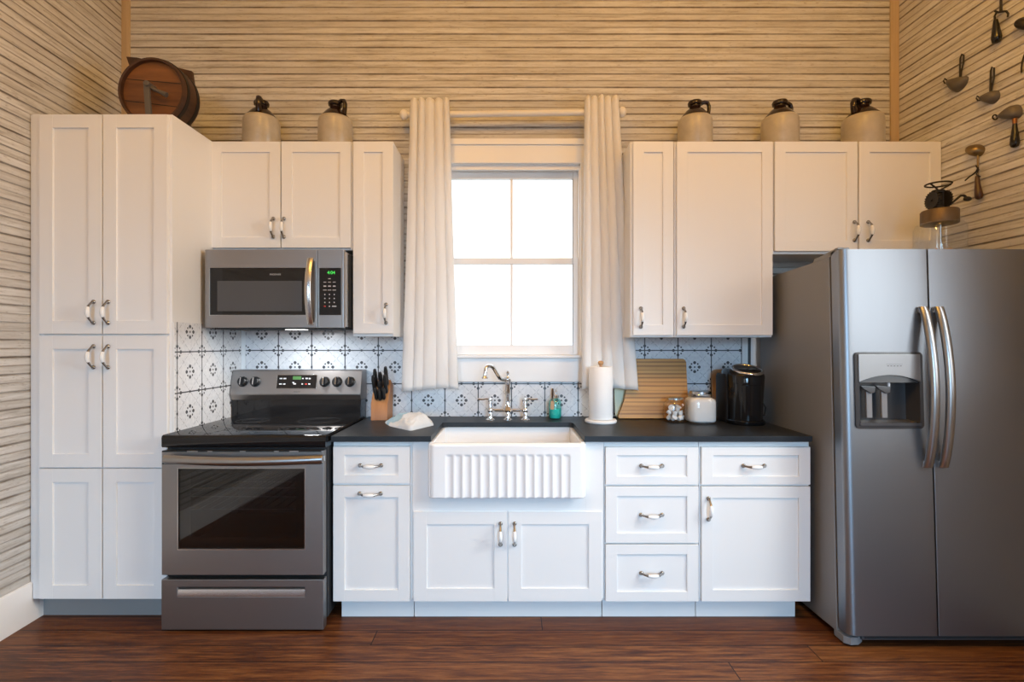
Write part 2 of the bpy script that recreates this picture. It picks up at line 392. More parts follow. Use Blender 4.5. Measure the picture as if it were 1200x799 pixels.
WX0, WX1 = (519-VX)/194, (681-VX)/194          # window opening
WZ0, WZ1 = H-(417-VY)/194, H+(VY-192)/194
mb = MB(); fb = lambda x, d, z: (x, d, z)
bead(mb, XL, WX0, 0, ZC, fb, M['wall_x']); bead(mb, WX1, XR, 0, ZC, fb, M['wall_x'])
bead(mb, WX0, WX1, 0, WZ0, fb, M['wall_x']); bead(mb, WX0, WX1, WZ1, ZC, fb, M['wall_x'])
# the outer sheathing, so the wall has a real thickness round the opening
for x0, x1, z0, z1 in ((XL-.1, WX0, 0, ZC), (WX1, XR+.1, 0, ZC), (WX0, WX1, 0, WZ0), (WX0, WX1, WZ1, ZC)):
    mb.box(x0, x1, .012, .13, z0, z1, M['trimw'])
w = mb.build('wall_back', angle=20); tag(w, kind='structure')
mb = MB(); bead(mb, YR, .0, 0, ZC, lambda y, d, z: (xl(y)-d, y, z), M['wall_y']); mb.prism([(XL-.1, 0), (XL-.012, 0), (xl(YR)-.012, YR), (xl(YR)-.1, YR)], 'z', 0, ZC, M['trimw'])
tag(mb.build('wall_left', angle=20), kind='structure')
# right wall, with a window beyond the frame
RY0, RY1, RZ0, RZ1 = -2.75, -1.45, 1.12, 2.6
mb = MB(); fr = lambda y, d, z: (xrw(y)+d, y, z)
bead(mb, YR, RY0, 0, ZC, fr, M['wall_y']); bead(mb, RY1, 0, 0, ZC, fr, M['wall_y']); bead(mb, RY0, RY1, 0, RZ0, fr, M['wall_y']); bead(mb, RY0, RY1, RZ1, ZC, fr, M['wall_y'])
for y0, y1, z0, z1 in ((YR, RY0, 0, ZC), (RY1, 0, 0, ZC), (RY0, RY1, 0, RZ0), (RY0, RY1, RZ1, ZC)): mb.prism([(xrw(y0)+.012, y0), (xrw(y0)+.1, y0), (xrw(y1)+.1, y1), (xrw(y1)+.012, y1)], 'z', z0, z1, M['trimw'])
tag(mb.build('wall_right', angle=20), kind='structure')
# rear wall with two tall windows
RW = [(-1.75, -.65), (.35, 1.45)]; QZ0, QZ1 = .6, 2.7
mb = MB(); xs = [XL+.2]+[v for p in RW for v in p]+[XR+.38]
for j in range(0, len(xs), 2): mb.box(xs[j], xs[j+1], YR-.1, YR, 0, ZC, M['rearpaint'])
for a, b in RW: mb.box(a, b, YR-.1, YR, 0, QZ0, M['rearpaint']); mb.box(a, b, YR-.1, YR, QZ1, ZC, M['rearpaint'])
tag(mb.build('wall_front'), kind='structure')
mb = MB(); mb.box(XL-.1, XR+.45, YR-.1, .1, -.1, 0, M['floor']); tag(mb.build('floor'), kind='structure')
mb = MB(); mb.box(XL-.1, XR+.45, YR-.1, .1, ZC, ZC+.1, M['ceil']); tag(mb.build('ceiling'), kind='structure')
mb = MB(); bz = PZ(684, -.647)
mb.prism([(XL, 0), (XL+.016, 0), (XL+.016, bz-.02), (XL+.012, bz-.004), (XL+.006, bz), (XL, bz)], 'y', YR, -.60, M['trimw'])

for vv in mb.bm.verts: vv.co.x -= SK*vv.co.y
mb.box(xl(-.58), xl(-.58)+.016, -.61, -.56, 0, .10, M['trimw'])
tag(mb.build('baseboard_left'), kind='structure')
for nm, x0, x1 in (('trim_1', XL, XL+.048), ('trim_2', XR-.05, XR)):
    mb = MB(); mb.box(x0, x1, -.014, 0, 1.0, ZC, M['pine'], .003); tag(mb.build(nm), kind='structure')

# window: casing, sill, two sashes
win = tag(thing('window_1', ((WX0+WX1)/2, 0, WZ0), 'white double hung window with six panes of sky', 'window'), kind='structure')
X = lambda px: (px-VX)/194
mb = MB()
mb.box(WX0-.115, WX0+.006, -.026, 0, WZ0-.16, WZ1+.02, M['trimw'], .003); mb.box(WX1-.006, WX1+.115, -.026, 0, WZ0-.16, WZ1+.02, M['trimw'], .003)
mb.box(WX0-.12, WX1+.12, -.028, 0, WZ1-.004, H+(VY-171)/194, M['trimw'], .003); mb.box(WX0-.13, WX1+.13, -.04, 0, H+(VY-172)/194, H+(VY-165)/194, M['trimw'], .004)
for x0, x1 in ((WX0, WX0+.014), (WX1-.014, WX1)): mb.box(x0, x1, -.002, .12, WZ0, WZ1, M['trimw'])
mb.box(WX0, WX1, -.002, .12, WZ1-.012, WZ1, M['trimw']); mb.box(WX0+.014, WX1-.014, .0, .02, WZ1-.035, WZ1-.012, M['trimw'], .002)
mb.build('window_frame', win)
mb = MB(); mb.box(WX0-.04, WX1+.04, -.045, .12, WZ0-.012, WZ0+.006, M['trimw'], .004); mb.build('sill', win)
mb = MB(); mb.box(WX0-.006, WX1+.006, -.022, 0, H-(447-VY)/194, WZ0-.012, M['trimw'], .002); mb.build('apron', win)
def sash(name, y, z0, z1, top, bot):
    s0, s1 = WX0+.014, WX1-.014
    g0, g1 = PX(528, y), PX(671, y); gz0, gz1 = PZ(bot, y), PZ(top, y); mc = PX(599.5, y)
    m_ = MB(); y0, y1 = y-.017, y+.017
    m_.box(s0, g0, y0, y1, z0, z1, M['trimw'], .003); m_.box(g1, s1, y0, y1, z0, z1, M['trimw'], .003)
    m_.box(g0, g1, y0, y1, z0, gz0, M['trimw'], .003); m_.box(g0, g1, y0, y1, gz1, z1, M['trimw'], .003); m_.box(mc-.008, mc+.008, y0+.004, y1-.004, gz0, gz1, M['trimw'], .002)
    so = m_.build(name, win)
    m_ = MB(); m_.box(g0, g1, y-.002, y+.002, gz0, gz1, M['pane']); m_.build('pane', so)
sash('upper_sash', .075, PZ(309, .075), WZ1-.012, 210.5, 302.5)
sash('lower_sash', .035, WZ0+.006, PZ(303, .035), 310, 404)
# outer windows that light the room (outside the frame)
def plain_window(name, axis, at, a0, a1, z0, z1):
    m_ = MB()
    def bx(u0, u1, v0, v1, t=.03):
        if axis == 'y': m_.box(u0, u1, at-t-.02, at-.02+t-.03, v0, v1, M['trimw'])
        else: m_.box(at+.03, at+.06, u0, u1, v0, v1, M['trimw'])
    for u in (a0, (a0+a1)/2-.02, a1-.04): bx(u, u+.04, z0, z1)
    for v in (z0, (z0+z1)/2-.02, z1-.04): bx(a0, a1, v, v+.04)
    tag(m_.build(name), kind='structure')
for j, (a, b) in enumerate(RW): plain_window('window_%d' % (j+2), 'y', YR, a, b, QZ0, QZ1)
plain_window('window_4', 'x', xrw(-2.1), RY0, RY1, RZ0, RZ1)

# backsplash tiles
XT = -1.622                                                    # right flank of the tall cabinet
mb = MB()
tz0, tz1 = .8975, PZ(371.5, 0)
xr_t = PX(868, 0)
mb.box(PX(288.5, 0), WX0-.122, -.006, -.0005, tz0, tz1, M['tile_x']); mb.box(WX1+.122, xr_t, -.006, -.0005, tz0, tz1, M['tile_x'])
mb.box(WX0-.122, WX1+.122, -.006, -.0005, tz0, H-(447.6-VY)/194, M['tile_x'])
mb.box(xr_t, xr_t+.004, -.008, -.0005, tz0, tz1, M['gasket']); mb.box(xr_t+.004, xr_t+.040, -.0075, -.0005, tz0, tz1, M['white']); mb.box(xr_t+.040, xr_t+.058, -.0065, -.0005, tz0, tz1, M['greyp']); mb.box(xr_t+.058, xr_t+.13, -.0070, -.0005, tz0, tz1, M['white'])
mb.box(PX(283, 0), PX(288.5, 0)-.001, -.007, -.0005, tz0, tz1, M['white'], .001)
bs = mb.build('tile_backsplash'); tag(bs, 'white motif tiles with black flower rings along the back wall', 'backsplash', kind='structure')
mb = MB(); mb.box(XT, XT+.006, -.622, -.008, tz0, PZ(380, -.3), M['tile_y']); mb.box(XT, XT+.007, -.626, -.622, tz0, PZ(380, -.3), M['white'])
tag(mb.build('tile_side_splash'), 'motif tiles on the flank of the tall cabinet beside the stove', 'backsplash', kind='structure')

# ------------------------------------------------------------------ cabinets
def pull_mesh():
    m_ = MB(); pts = []; rs = []
    for z, y, r in ((-.050,-.001,.0095), (-.050,-.006,.0085), (-.049,-.011,.0055), (-.041,-.020,.0046), (-.031,-.030,.0052), (-.0235,-.0345,.0066)): pts.append((0,y,z)); rs.append(r)
    m_.tube(pts, rs, M['pewter'], 12); m_.tube([(0,y,-z) for (_, y, z) in pts], rs, M['pewter'], 12)
    m_.tube([(0,-.0345,-.0235), (0,-.0365,-.018), (0,-.0385,-.009), (0,-.039,0), (0,-.0385,.009), (0,-.0365,.018), (0,-.0345,.0235)], [.0064,.0082,.0094,.0098,.0094,.0082,.0064], M['ceramic'], 14)
    for z in (-.050, .050): m_.sphere((0,-.004,z), (.0105,.007,.0105), M['pewter'], 12, 8)
    return m_
PULL = None
def pull(parent, x, z, y, horiz=False, front=None):
    """chrome pull with a white centre; the first builds the mesh, the rest copy it"""
    global PULL
    if PULL is None:
        PULL = pull_mesh().build('handle'); o = PULL
    else:
        o = PULL.copy(); o.name = 'handle'; COL.objects.link(o)
    o.parent = parent; o.location = Vector((x, y, z))-WO[parent.name]; o.rotation_euler = (0, R(90) if horiz else 0, 0)
    return o
def door(parent, x0, x1, z0, z1, y, st=.062, name='door', rail=None):
    """five piece recessed panel front, its face at y"""
    rl = rail or st; t = .019; g = .0012; m_ = MB()
    x0 += g; x1 -= g; z0 += g; z1 -= g
    m_.box(x0, x0+st, y, y+t, z0, z1, M['cab'], .0016); m_.box(x1-st, x1, y, y+t, z0, z1, M['cab'], .0016)
    m_.box(x0+st-.001, x1-st+.001, y+.0004, y+t, z0, z0+rl, M['cab'], .0012); m_.box(x0+st-.001, x1-st+.001, y+.0004, y+t, z1-rl, z1, M['cab'], .0012)
    m_.box(x0+st-.002, x1-st+.002, y+.0085, y+t-.001, z0+rl-.002, z1-rl+.002, M['cab'])
    return m_.build(name, parent, at=((x0+x1)/2, y, (z0+z1)/2))
def carcass(parent, x0, x1, y0, y1, z0, z1, top=True, skip_front=False):
    """sides, bottom, back, top and a thin face frame, y0 the front"""
    t = .016; m_ = MB()
    m_.box(x0, x0+t, y0, y1, z0, z1, M['cab'], .001); m_.box(x1-t, x1, y0, y1, z0, z1, M['cab'], .001)
    m_.box(x0+t, x1-t, y0, y1, z0, z0+t, M['cab']); m_.box(x0+t, x1-t, y1-.008, y1, z0+t, z1-t, M['cab'])
    if top: m_.box(x0+t, x1-t, y0, y1, z1-t, z1, M['cab'])
    if not skip_front: m_.box(x0+t, x1-t, y0+.001, y0+.014, z0+t, z1-t, M['cab'])
    return m_

# tall pantry
yt = dep(245.3); xt = lambda px: PX(px, yt); zt = lambda py: PZ(py, yt)
tc = thing('pantry_cabinet', (-1.97, -.3, 0), 'tall white six door pantry cabinet reaching from the floor in the left corner', 'cabinet')
mb = carcass(tc, xt(43), XT-.001, yt+.0195, -.002, zt(704), zt(132))
mb.box(xt(31.5), xt(43), yt+.0195, yt+.04, zt(703), zt(132), M['cab'], .001); mb.box(xt(36), xt(43)+.002, yt+.012, yt+.02, zt(703), zt(132), M['cab'], .001)
mb.build('body', tc)
mb = MB(); mb.box(PX(50, yt+.075), XT-.006, yt+.075, yt+.09, 0, zt(704), M['toe']); mb.build('toe_kick', tc)  # shade of the recess is put into the toe kick's grey colour
for zb, za, hz in ((391.5, 133.5, 366), (548, 393, 418), (702, 549, None)):
    for a, b, hx in ((45.5, 119.5, 108), (120.3, 196, 125)):
        d = door(tc, xt(a), xt(b), zt(zb), zt(za), yt, .064)
        if hz: pull(d, xt(hx+2), zt(hz), yt)
# wall cabinets
yw = dep(215.0); xw = lambda px: PX(px, yw); zw = lambda py: PZ(py, yw)
ZWT = zw(164.8)
def wall_cab(name, label, x0, x1, z0, doors, group=None):
    c = thing(name, ((x0+x1)/2, -.15, z0), label, 'cabinet', group)
    carcass(c, x0, x1, yw+.0195, -.002, z0, ZWT).build('body', c)
    for a, b, za, hx, hy in doors:
        d = door(c, xw(a), xw(b), za, ZWT-.003, yw, .058)
        pull(d, xw(hx), zw(hy), yw)
    return c
wall_cab('wall_cabinet', 'short white two door wall cabinet above the microwave', XT+.002, xw(412.2), zw(292.5), [(246.5, 328.6, zw(290.5), 320.5, 267), (329.4, 411, zw(290.5), 333, 267)])
wall_cab('wall_cabinet', 'narrow white wall cabinet between microwave and left curtain', xw(412.6), -.637, zw(394), [(413.5, 461, zw(391), 452.5, 367.5)])
wall_cab('wall_cabinet', 'narrow white wall cabinet right of the right curtain', xw(739.5), xw(790.8), zw(395), [(742, 789.5, zw(393), 751, 372)])
wall_cab('wall_cabinet', 'wide white single door wall cabinet over the coffee maker and jars', xw(791.2), xw(906.3), zw(395), [(793, 905.8, zw(393), 801, 372)])
wall_cab('wall_cabinet', 'white two door wall cabinet above the refrigerator', xw(906.8), xw(1104), zw(297), [(908, 1005.3, zw(294.3), 1001, 271), (1006.7, 1103.2, zw(294.3), 1017, 271)])
# base cabinets
yb = dep(245.0); xb = lambda px: PX(px, yb); zb_ = lambda py: PZ(py, yb)
ZB0, ZB1 = zb_(706), .8685
def base_cab(label, x0, x1, skip=False):
    c = thing('base_cabinet', ((x0+x1)/2, -.3, 0), label, 'cabinet')
    return c, carcass(c, x0, x1, yb+.0195, -.002, ZB0, ZB1, top=not skip, skip_front=skip)
def toe(c, x0, x1):
    m_ = MB(); m_.box(x0, x1, yb+.058, yb+.074, 0, ZB0, M['cab']); m_.box(x0, x0+.016, yb+.074, -.02, 0, ZB0, M['cab']); m_.box(x1-.016, x1, yb+.074, -.02, 0, ZB0, M['cab']); m_.build('toe_kick', c)
c, mb = base_cab('narrow white base cabinet with one drawer beside the stove', xb(389.2), xb(482.3)); mb.build('body', c); toe(c, xb(388.5)+.03, xb(482.3))
d = door(c, xb(390), xb(480.3), zb_(566.8), zb_(523), yb, .055, 'drawer', .040); pull(d, xb(434), zb_(545.5), yb+.008, True)
d = door(c, xb(390), xb(480.3), zb_(705), zb_(569), yb, .055); pull(d, xb(434), zb_(578), yb, True)
c, mb = base_cab('wide white base cabinet with two doors under the farmhouse sink', xb(483), xb(707.6), True)
yf = yb+.0195; sz_bottom = PZ(584.5, -.693)
mb.box(xb(483), xb(502.5), yf-.012, yf+.019, ZB0+.016, ZB1, M['cab'], .001); mb.box(xb(686.5), xb(707.6), yf-.012, yf+.019, ZB0+.016, ZB1, M['cab'], .001); mb.box(xb(502.5), xb(686.5), yf-.012, yf+.019, ZB0+.016, sz_bottom-.002, M['cab'])
mb.build('body', c); toe(c, xb(483)+.001, xb(707.6)-.001)
d = door(c, xb(484.5), xb(594.6), zb_(705), zb_(599), yb, .062); pull(d, xb(586.5), zb_(625.5), yb)
d = door(c, xb(595.6), xb(705.5), zb_(705), zb_(599), yb, .062); pull(d, xb(603), zb_(625.5), yb)
c, mb = base_cab('white base cabinet with a stack of three drawers', xb(708.3), xb(820), ); mb.build('body', c); toe(c, xb(708.3), xb(820)-.001)
for a, b, hy in ((568.3, 523.5, 546), (636.5, 569.8, 603.5), (705, 638, 672)):
    d = door(c, xb(709.5), xb(819), zb_(a), zb_(b), yb, .055, 'drawer', .046 if a > 570 else .040); pull(d, xb(764), zb_(hy), yb+.008, True)
c, mb = base_cab('white base cabinet with one drawer over one door beside the refrigerator', xb(820.6), xb(950.5)); mb.build('body', c); toe(c, xb(820.6), xb(950.5)-.045)
d = door(c, xb(822), xb(950), zb_(568.3), zb_(523.5), yb, .055, 'drawer', .040); pull(d, xb(884), zb_(546), yb+.008, True)
d = door(c, xb(822), xb(950), zb_(705), zb_(569.8), yb, .055); pull(d, xb(830), zb_(596), yb)

# ------------------------------------------------------------------ countertop, sink, faucet
ZC0, ZC1 = .8695, .8965
cx0, cx1 = PX(387.8, -.664), PX(952, -.664); yc = -.664
kx0, kx1, ky = -.3722, .3545, -.236
def arc(cx, cy, r, a0, a1, n=6): return [(cx+r*math.cos(R(a0+(a1-a0)*j/n)), cy+r*math.sin(R(a0+(a1-a0)*j/n))) for j in range(n+1)]
poly = [(cx0, yc), (kx0, yc)] + arc(kx0+.03, ky-.03, .03, 180, 90) + arc(kx1-.03, ky-.03, .03, 90, 0) + [(kx1, yc), (cx1, yc), (cx1, -.007), (cx0, -.007)]
mb = MB(); mb.prism(poly, 'z', ZC0, ZC1, M['slate'], .0015); ct = mb.build('countertop'); tag(ct, 'dark grey stone countertop running over the base cabinets', 'countertop')
# sink: basin with a fluted apron
sy = -.693; sx0, sx1 = PX(501.5, sy), PX(687, sy); sz1 = PZ(520, sy)+.001; sz0 = PZ(584.5, sy)
sk = thing('farmhouse_sink', ((sx0+sx1)/2, -.45, sz0), 'white farmhouse sink with fluted apron front', 'sink')
mb = MB(); T = .022; yi = -.212; lo = sz0+.012
ny = 60
# apron front as a height field with flutes between two plain ends
fx0, fx1 = PX(521, sy), PX(669, sy); fz0, fz1 = PZ(583, sy), PZ(532, sy); NF = 14
def apron(u, v):
    x = sx0+(sx1-sx0)*u; z = sz0+(sz1-sz0)*v; y = sy
    # rounded outer edges
    e = min(x-sx0, sx1-x); r = .03
    if e < r: y += r-math.sqrt(max(r*r-(r-e)**2, 0))
    e2 = sz1-z; r2 = .012
    if e2 < r2: y += r2-math.sqrt(max(r2*r2-(r2-e2)**2, 0))
    e3 = z-sz0; r3 = .006
    if e3 < r3: y += r3-math.sqrt(max(r3*r3-(r3-e3)**2, 0))
    if fx0 < x < fx1:
        ph = ((x-fx0)/(fx1-fx0)*NF) % 1.0
        d = abs(ph-.5)*2                       # 1 at the ridge sides
        fl = .0065*max(0, 1-(abs(ph-.5)/.40)**2)**.6
        top = fz1; k = min(1, max(0, (top-z)/.014)); k *= k*(3-2*k)
        y += fl*k
    return (x, y, z)
us = 220
V = mb.grid(apron, us, 70, M['fireclay'])
yb0 = sy+.034
mb.box(sx0, sx0+T, yb0-.004, yi+T, lo, sz1-.001, M['fireclay'], .004); mb.box(sx1-T, sx1, yb0-.004, yi+T, lo, sz1-.001, M['fireclay'], .004)
mb.box(sx0, sx1, sy+.010, sy+.034, sz0+.004, sz1-.0005, M['fireclay'], .006); mb.box(sx0, sx1, yi, yi+T, lo, .868, M['fireclay'], .003)
mb.box(sx0+.003, sx0+T-.003, yc+.003, yi, sz1-.02, .8688, M['fireclay'], .001); mb.box(sx1-T+.003, sx1-.003, yc+.003, yi, sz1-.02, .8688, M['fireclay'], .001)
mb.box(sx0+.004, sx1-.004, sy+.02, yi+T-.004, lo, lo+.02, M['fireclay'], .003)
mb.build('basin', sk, angle=50)
mb = MB(); mb.lathe([(.02, 0), (.042, 0), (.044, .002), (.03, .003), (.028, .001), (.0, .001)], ((sx0+sx1)/2, -.44, lo+.02), M['chrome'], 24); mb.build('drain', sk)
# faucet
fy = -.143; fxx = lambda px: PX(px, fy); fz = lambda py: PZ(py, fy)
fc = thing('bridge_faucet', (fxx(595), fy, ZC1), 'chrome bridge faucet with swan neck spout behind the sink', 'faucet')
xc_, xl_, xr_ = fxx(595), fxx(574.5), fxx(615.5); zb = fz(480.5)
mb = MB()
for x in (xc_, xl_, xr_):
    mb.lathe([(.0, 0), (.026, 0), (.026, .003), (.021, .007), (.014, .012), (.012, .022), (.015, .025), (.0125, .030), (.0115, zb-ZC1+.004), (.0, zb-ZC1+.006)], (x, fy, ZC1), M['chrome'], 24)
mb.tube([(xl_, fy, zb), (xr_, fy, zb)], .0085, M['chrome'], 16)
for x in (xl_, xr_): mb.sphere((x, fy, zb), (.016, .016, .018), M['chrome'], 16, 10)
ztop = fz(445)
mb.lathe([(.0, -.012), (.024, -.010), (.027, 0), (.022, .012), (.0135, .028), (.0115, .05), (.0135, .085), (.016, .115), (.0145, .145), (.017, ztop-zb-.012), (.019, ztop-zb-.004), (.0185, ztop-zb+.006), (.012, ztop-zb+.012), (.007, ztop-zb+.018), (.005, ztop-zb+.028), (.0085, ztop-zb+.036), (.009, ztop-zb+.042), (.004, ztop-zb+.05), (.0, ztop-zb+.054)], (xc_, fy, zb), M['chrome'], 24)
mb.build('bridge_body', fc)
mb = MB()
sp = []
for px, py, dy in ((594, 444.3, 0), (589, 444.5, -.03), (585.5, 443, -.06), (582, 437.5, -.085), (578.5, 431.5, -.11), (576, 429.3, -.13), (573.5, 428.6, -.145), (571, 429.2, -.158), (569.3, 431.5, -.168), (568.6, 435, -.172), (568.2, 440, -.174)):
    yy = fy+dy; sp.append((PX(px, yy), yy, PZ(py, yy)))
mb.tube(sp, [.012, .0115, .011, .0105, .0105, .0105, .0105, .0105, .0105, .0105, .0105], M['chrome'], 16)
e = Vector(sp[-1]); mb.lathe([(.0, 0), (.015, 0), (.018, .004), (.016, .010), (.0105, .016), (.0, .017)], e-Vector((0,0,.016)), M['chrome'], 20)
mb.build('spout', fc)
for x, sgn in ((xl_, -1), (xr_, 1)):
    mb = MB(); hz = fz(468)-zb
    mb.lathe([(.012, .010), (.013, .022), (.0105, .03), (.0125, .045), (.010, .055), (.0125, hz-.012), (.0145, hz-.004), (.013, hz+.006), (.006, hz+.012), (.0, hz+.014)], (x, fy, zb), M['chrome'], 20)
    mb.tube([(x, fy, zb+hz), (x+sgn*.02, fy-.004, zb+hz+.004), (x+sgn*.045, fy-.008, zb+hz+.001), (x+sgn*.072, fy-.012, zb+hz+.003)], [.005, .0045, .0048, .0055], M['chrome'], 10)
    mb.build('lever_handle', fc)

# ------------------------------------------------------------------ range
rx0, rx1 = -1.614, -.858; yd = dep(253.0)
rg = thing('kitchen_range', ((rx0+rx1)/2, -.35, 0), 'stainless steel freestanding electric range with black glass cooktop', 'stove')
rxp = lambda px: PX(px, yd); rz = lambda py: PZ(py, yd)
yb1 = yd+.045
mb = MB()
ow = (rxp(209), rxp(357), rz(643), rz(549))                 # window opening
cz0, cz1 = ow[2]-.03, ow[3]+.03; cxa, cxb = ow[0]-.04, ow[1]+.04
mb.box(rx0, cxa, yb1, -.06, .045, .85, M['dark'], .002); mb.box(cxb, rx1, yb1, -.06, .045, .85, M['dark'], .002)
mb.box(cxa, cxb, yb1, -.06, .045, cz0, M['dark']); mb.box(cxa, cxb, yb1, -.06, cz1, .85, M['dark']); mb.box(cxa, cxb, -.12, -.06, cz0, cz1, M['cavity'])
for x in (rx0+.05, rx1-.05):
    for y in (yb1+.04, -.12): mb.cyl((x, y, 0), (x, y, .05), .018, M['black'])
mb.box(rx0+.02, rx1-.02, -.06, -.035, .10, .86, M['dark'])
mb.build('body', rg)
# oven door
dz0, dz1 = rz(674), rz(528)
mb = MB(); da, db = rx0+.002, rx1-.004
mb.box(da, ow[0], yd, yb1-.004, dz0, dz1, M['steel'], .003); mb.box(ow[1], db, yd, yb1-.004, dz0, dz1, M['steel'], .003)
mb.box(ow[0]-.004, ow[1]+.004, yd, yb1-.004, dz0, ow[2], M['steel'], .003); mb.box(ow[0]-.004, ow[1]+.004, yd, yb1-.004, ow[3], dz1, M['steel'], .003)
for px0, px1 in ((190, 219), (232, 243), (249, 281), (288, 321), (327, 339), (350, 376)):
    for py in (528.8, 543.2): mb.box(rxp(px0), rxp(px1), yd-.0012, yd+.004, rz(py)-.0028, rz(py)+.0028, M['gasket'])
dr = mb.build('oven_door', rg, angle=30)
mb = MB(); mb.box(ow[0], ow[1], yd+.004, yd+.009, ow[2], ow[3], M['ovenglass']); wd = mb.build('window', dr)
mb = MB(); bw = .032
mb.box(ow[0], ow[0]+bw*1.6, yd+.010, yd+.013, ow[2], ow[3], M['gasket']); mb.box(ow[1]-bw*1.4, ow[1], yd+.010, yd+.013, ow[2], ow[3], M['gasket']); mb.box(ow[0], ow[1], yd+.010, yd+.013, ow[3]-bw*.7, ow[3], M['gasket']); mb.box(ow[0], ow[1], yd+.010, yd+.013, ow[2], ow[2]+bw*1.6, M['gasket'])
mb.build('window_mask', dr)
mb = MB(); fw = .004
mb.box(ow[0]-fw, ow[1]+fw, yd-.002, yd+.004, ow[2]-fw*1.4, ow[2], M['brightsteel']); mb.box(ow[0]-fw, ow[1]+fw, yd-.0015, yd+.004, ow[3], ow[3]+fw*.6, M['brightsteel']); mb.box(ow[0]-fw, ow[0], yd-.0015, yd+.004, ow[2], ow[3], M['brightsteel']); mb.box(ow[1], ow[1]+fw, yd-.0015, yd+.004, ow[2], ow[3], M['brightsteel'])
mb.build('window_trim', dr)
mb = MB(); hz = rz(536.5); pts = []; n = 24; ha, hb = PX(190.5, yd-.04), PX(377.5, yd-.04)
L = []
for j in range(n+1):
    u = j/n; x = ha+(hb-ha)*u; y = yd-.030-.022*math.sin(PI*u)
    hh = .021; z = hz-.006*math.sin(PI*u)
    L.append([(x, y-.010, z-hh*.55), (x, y-.013, z), (x, y-.010, z+hh*.6), (x, y+.002, z+hh*.95), (x, y+.008, z+hh*.5), (x, y+.008, z-hh*.5), (x, y+.002, z-hh*.95)])
mb.loops(L, M['hsteel'])
for x in (ha+.012, hb-.012): mb.box(x-.012, x+.012, yd-.034, yd+.001, hz-.014, hz+.014, M['brightsteel'], .003)
mb.build('handle', dr, angle=50)
for zz in (rz(578), rz(588.5), rz(604)):
    mb = MB(); mb.tube([(cxa+.002, yd+.09, zz), (cxb-.002, yd+.09, zz)], .0025, M['rack'], 8)
    for j in range(13):
        x = cxa+.03+(cxb-cxa-.06)*j/12; mb.tube([(x, yd+.09, zz), (x, -.13, zz)], .0018, M['rack'], 6)
    mb.tube([(cxa+.002, -.14, zz), (cxb-.002, -.14, zz)], .0025, M['rack'], 8); mb.build('oven_rack', rg)
# storage drawer
mb = MB(); z0, z1 = rz(738), rz(679); ha, hb, hza, hzb = rxp(208), rxp(357), rz(699), rz(688)
mb.box(da-.001, ha, yd, yb1-.004, z0, z1, M['steel'], .003); mb.box(hb, db+.001, yd, yb1-.004, z0, z1, M['steel'], .003); mb.box(ha-.004, hb+.004, yd, yb1-.004, z0, hza, M['steel'], .003); mb.box(ha-.004, hb+.004, yd, yb1-.004, hzb, z1, M['steel'], .003)
dw = mb.build('storage_drawer', rg, angle=30)
mb = MB(); mb.prism([(yd-.001, hza), (yd-.001, hza+.008), (yd+.004, hzb-.012), (yd+.022, hzb), (yd+.03, hzb), (yd+.03, hza)], 'x', ha, hb, M['brightsteel']); mb.build('handle', dw, angle=40)
# cooktop
ycf = dep(252.5); ctz0, ctz1 = PZ(524.5, ycf), PZ(510, ycf)
mb = MB(); mb.prism([(ycf+.006, ctz0), (ycf, ctz0+.006), (ycf, ctz1-.012), (ycf+.003, ctz1-.004), (ycf+.012, ctz1), (-.09, ctz1), (-.09, ctz0)], 'x', rx0-.001, rx1+.004, M['blackglass'])
ckt = mb.build('cooktop', rg, angle=50)
for x, y, r in ((-1.44, -.53, .115), (-1.06, -.53, .09), (-1.42, -.26, .085), (-1.05, -.26, .11)):
    mb = MB(); mb.lathe([(r-.002, .0003), (r-.002, .0007), (r+.0015, .0007), (r+.0015, .0003)], (x, y, ctz1), M['ring'], 64, cap0=False, cap1=False)
    mb.lathe([(r*.62-.001, .0003), (r*.62-.001, .0007), (r*.62+.001, .0007), (r*.62+.001, .0003)], (x, y, ctz1), M['ring'], 64, cap0=False, cap1=False)
    mb.build('burner_ring', ckt)
# backguard: black riser then tilted steel panel
yg = -.132
mb = MB(); mb.box(rx0+.006, rx1-.004, yg+.006, -.012, ctz1-.02, 1.02, M['blackglass'], .002); mb.build('riser', rg)
pz0, pz1, pzl = PZ(468.5, yg), PZ(433.5, yg+.03), PZ(462, yg-.012)
prof = [(yg+.004, pz0), (yg-.010, pzl-.004), (yg-.011, pzl+.002), (yg+.022, pz1-.004), (yg+.028, pz1), (-.014, pz1), (-.014, pz0)]
mb = MB(); mb.prism(prof, 'x', rx0+.002, rx1-.001, M['steel']); bg = mb.build('control_panel', rg, angle=12)
th = math.atan2(.033, (pz1-.004)-(pzl+.002)); nrm = Vector((0, -math.cos(th), math.sin(th)))
tilt = Matrix.Rotation(-th, 4, 'X')
def onp(px, py):
    """point of the tilted face behind a pixel"""
    z = PZ(py, yg); 
    for _ in range(5):
        y = yg-.011+(z-(pzl+.002))*math.tan(th); z = PZ(py, y)
    return Vector((PX(px, y), y, z))
KN = None
def knob_mesh():
    m_ = MB(); q = Matrix.Rotation(R(90), 3, 'X')
    m_.lathe([(.0, 0), (.030, 0), (.030, .004), (.026, .007), (.024, .020), (.021, .023), (.0, .023)], (0,0,0), M['black'], 28, q)
    m_.box(-.0055, .0055, -.032, -.018, -.024, .024, M['black'], .002); m_.box(-.0028, .0028, -.0335, -.030, -.021, .021, M['chrome'], .001)
    for j in range(11):
        a = R(-140+28*j); m_.box(-.001, .001, -.0052, -.004, .0255, .029, M['printw'], mt=Matrix.Rotation(a, 4, 'Y'))
    return m_
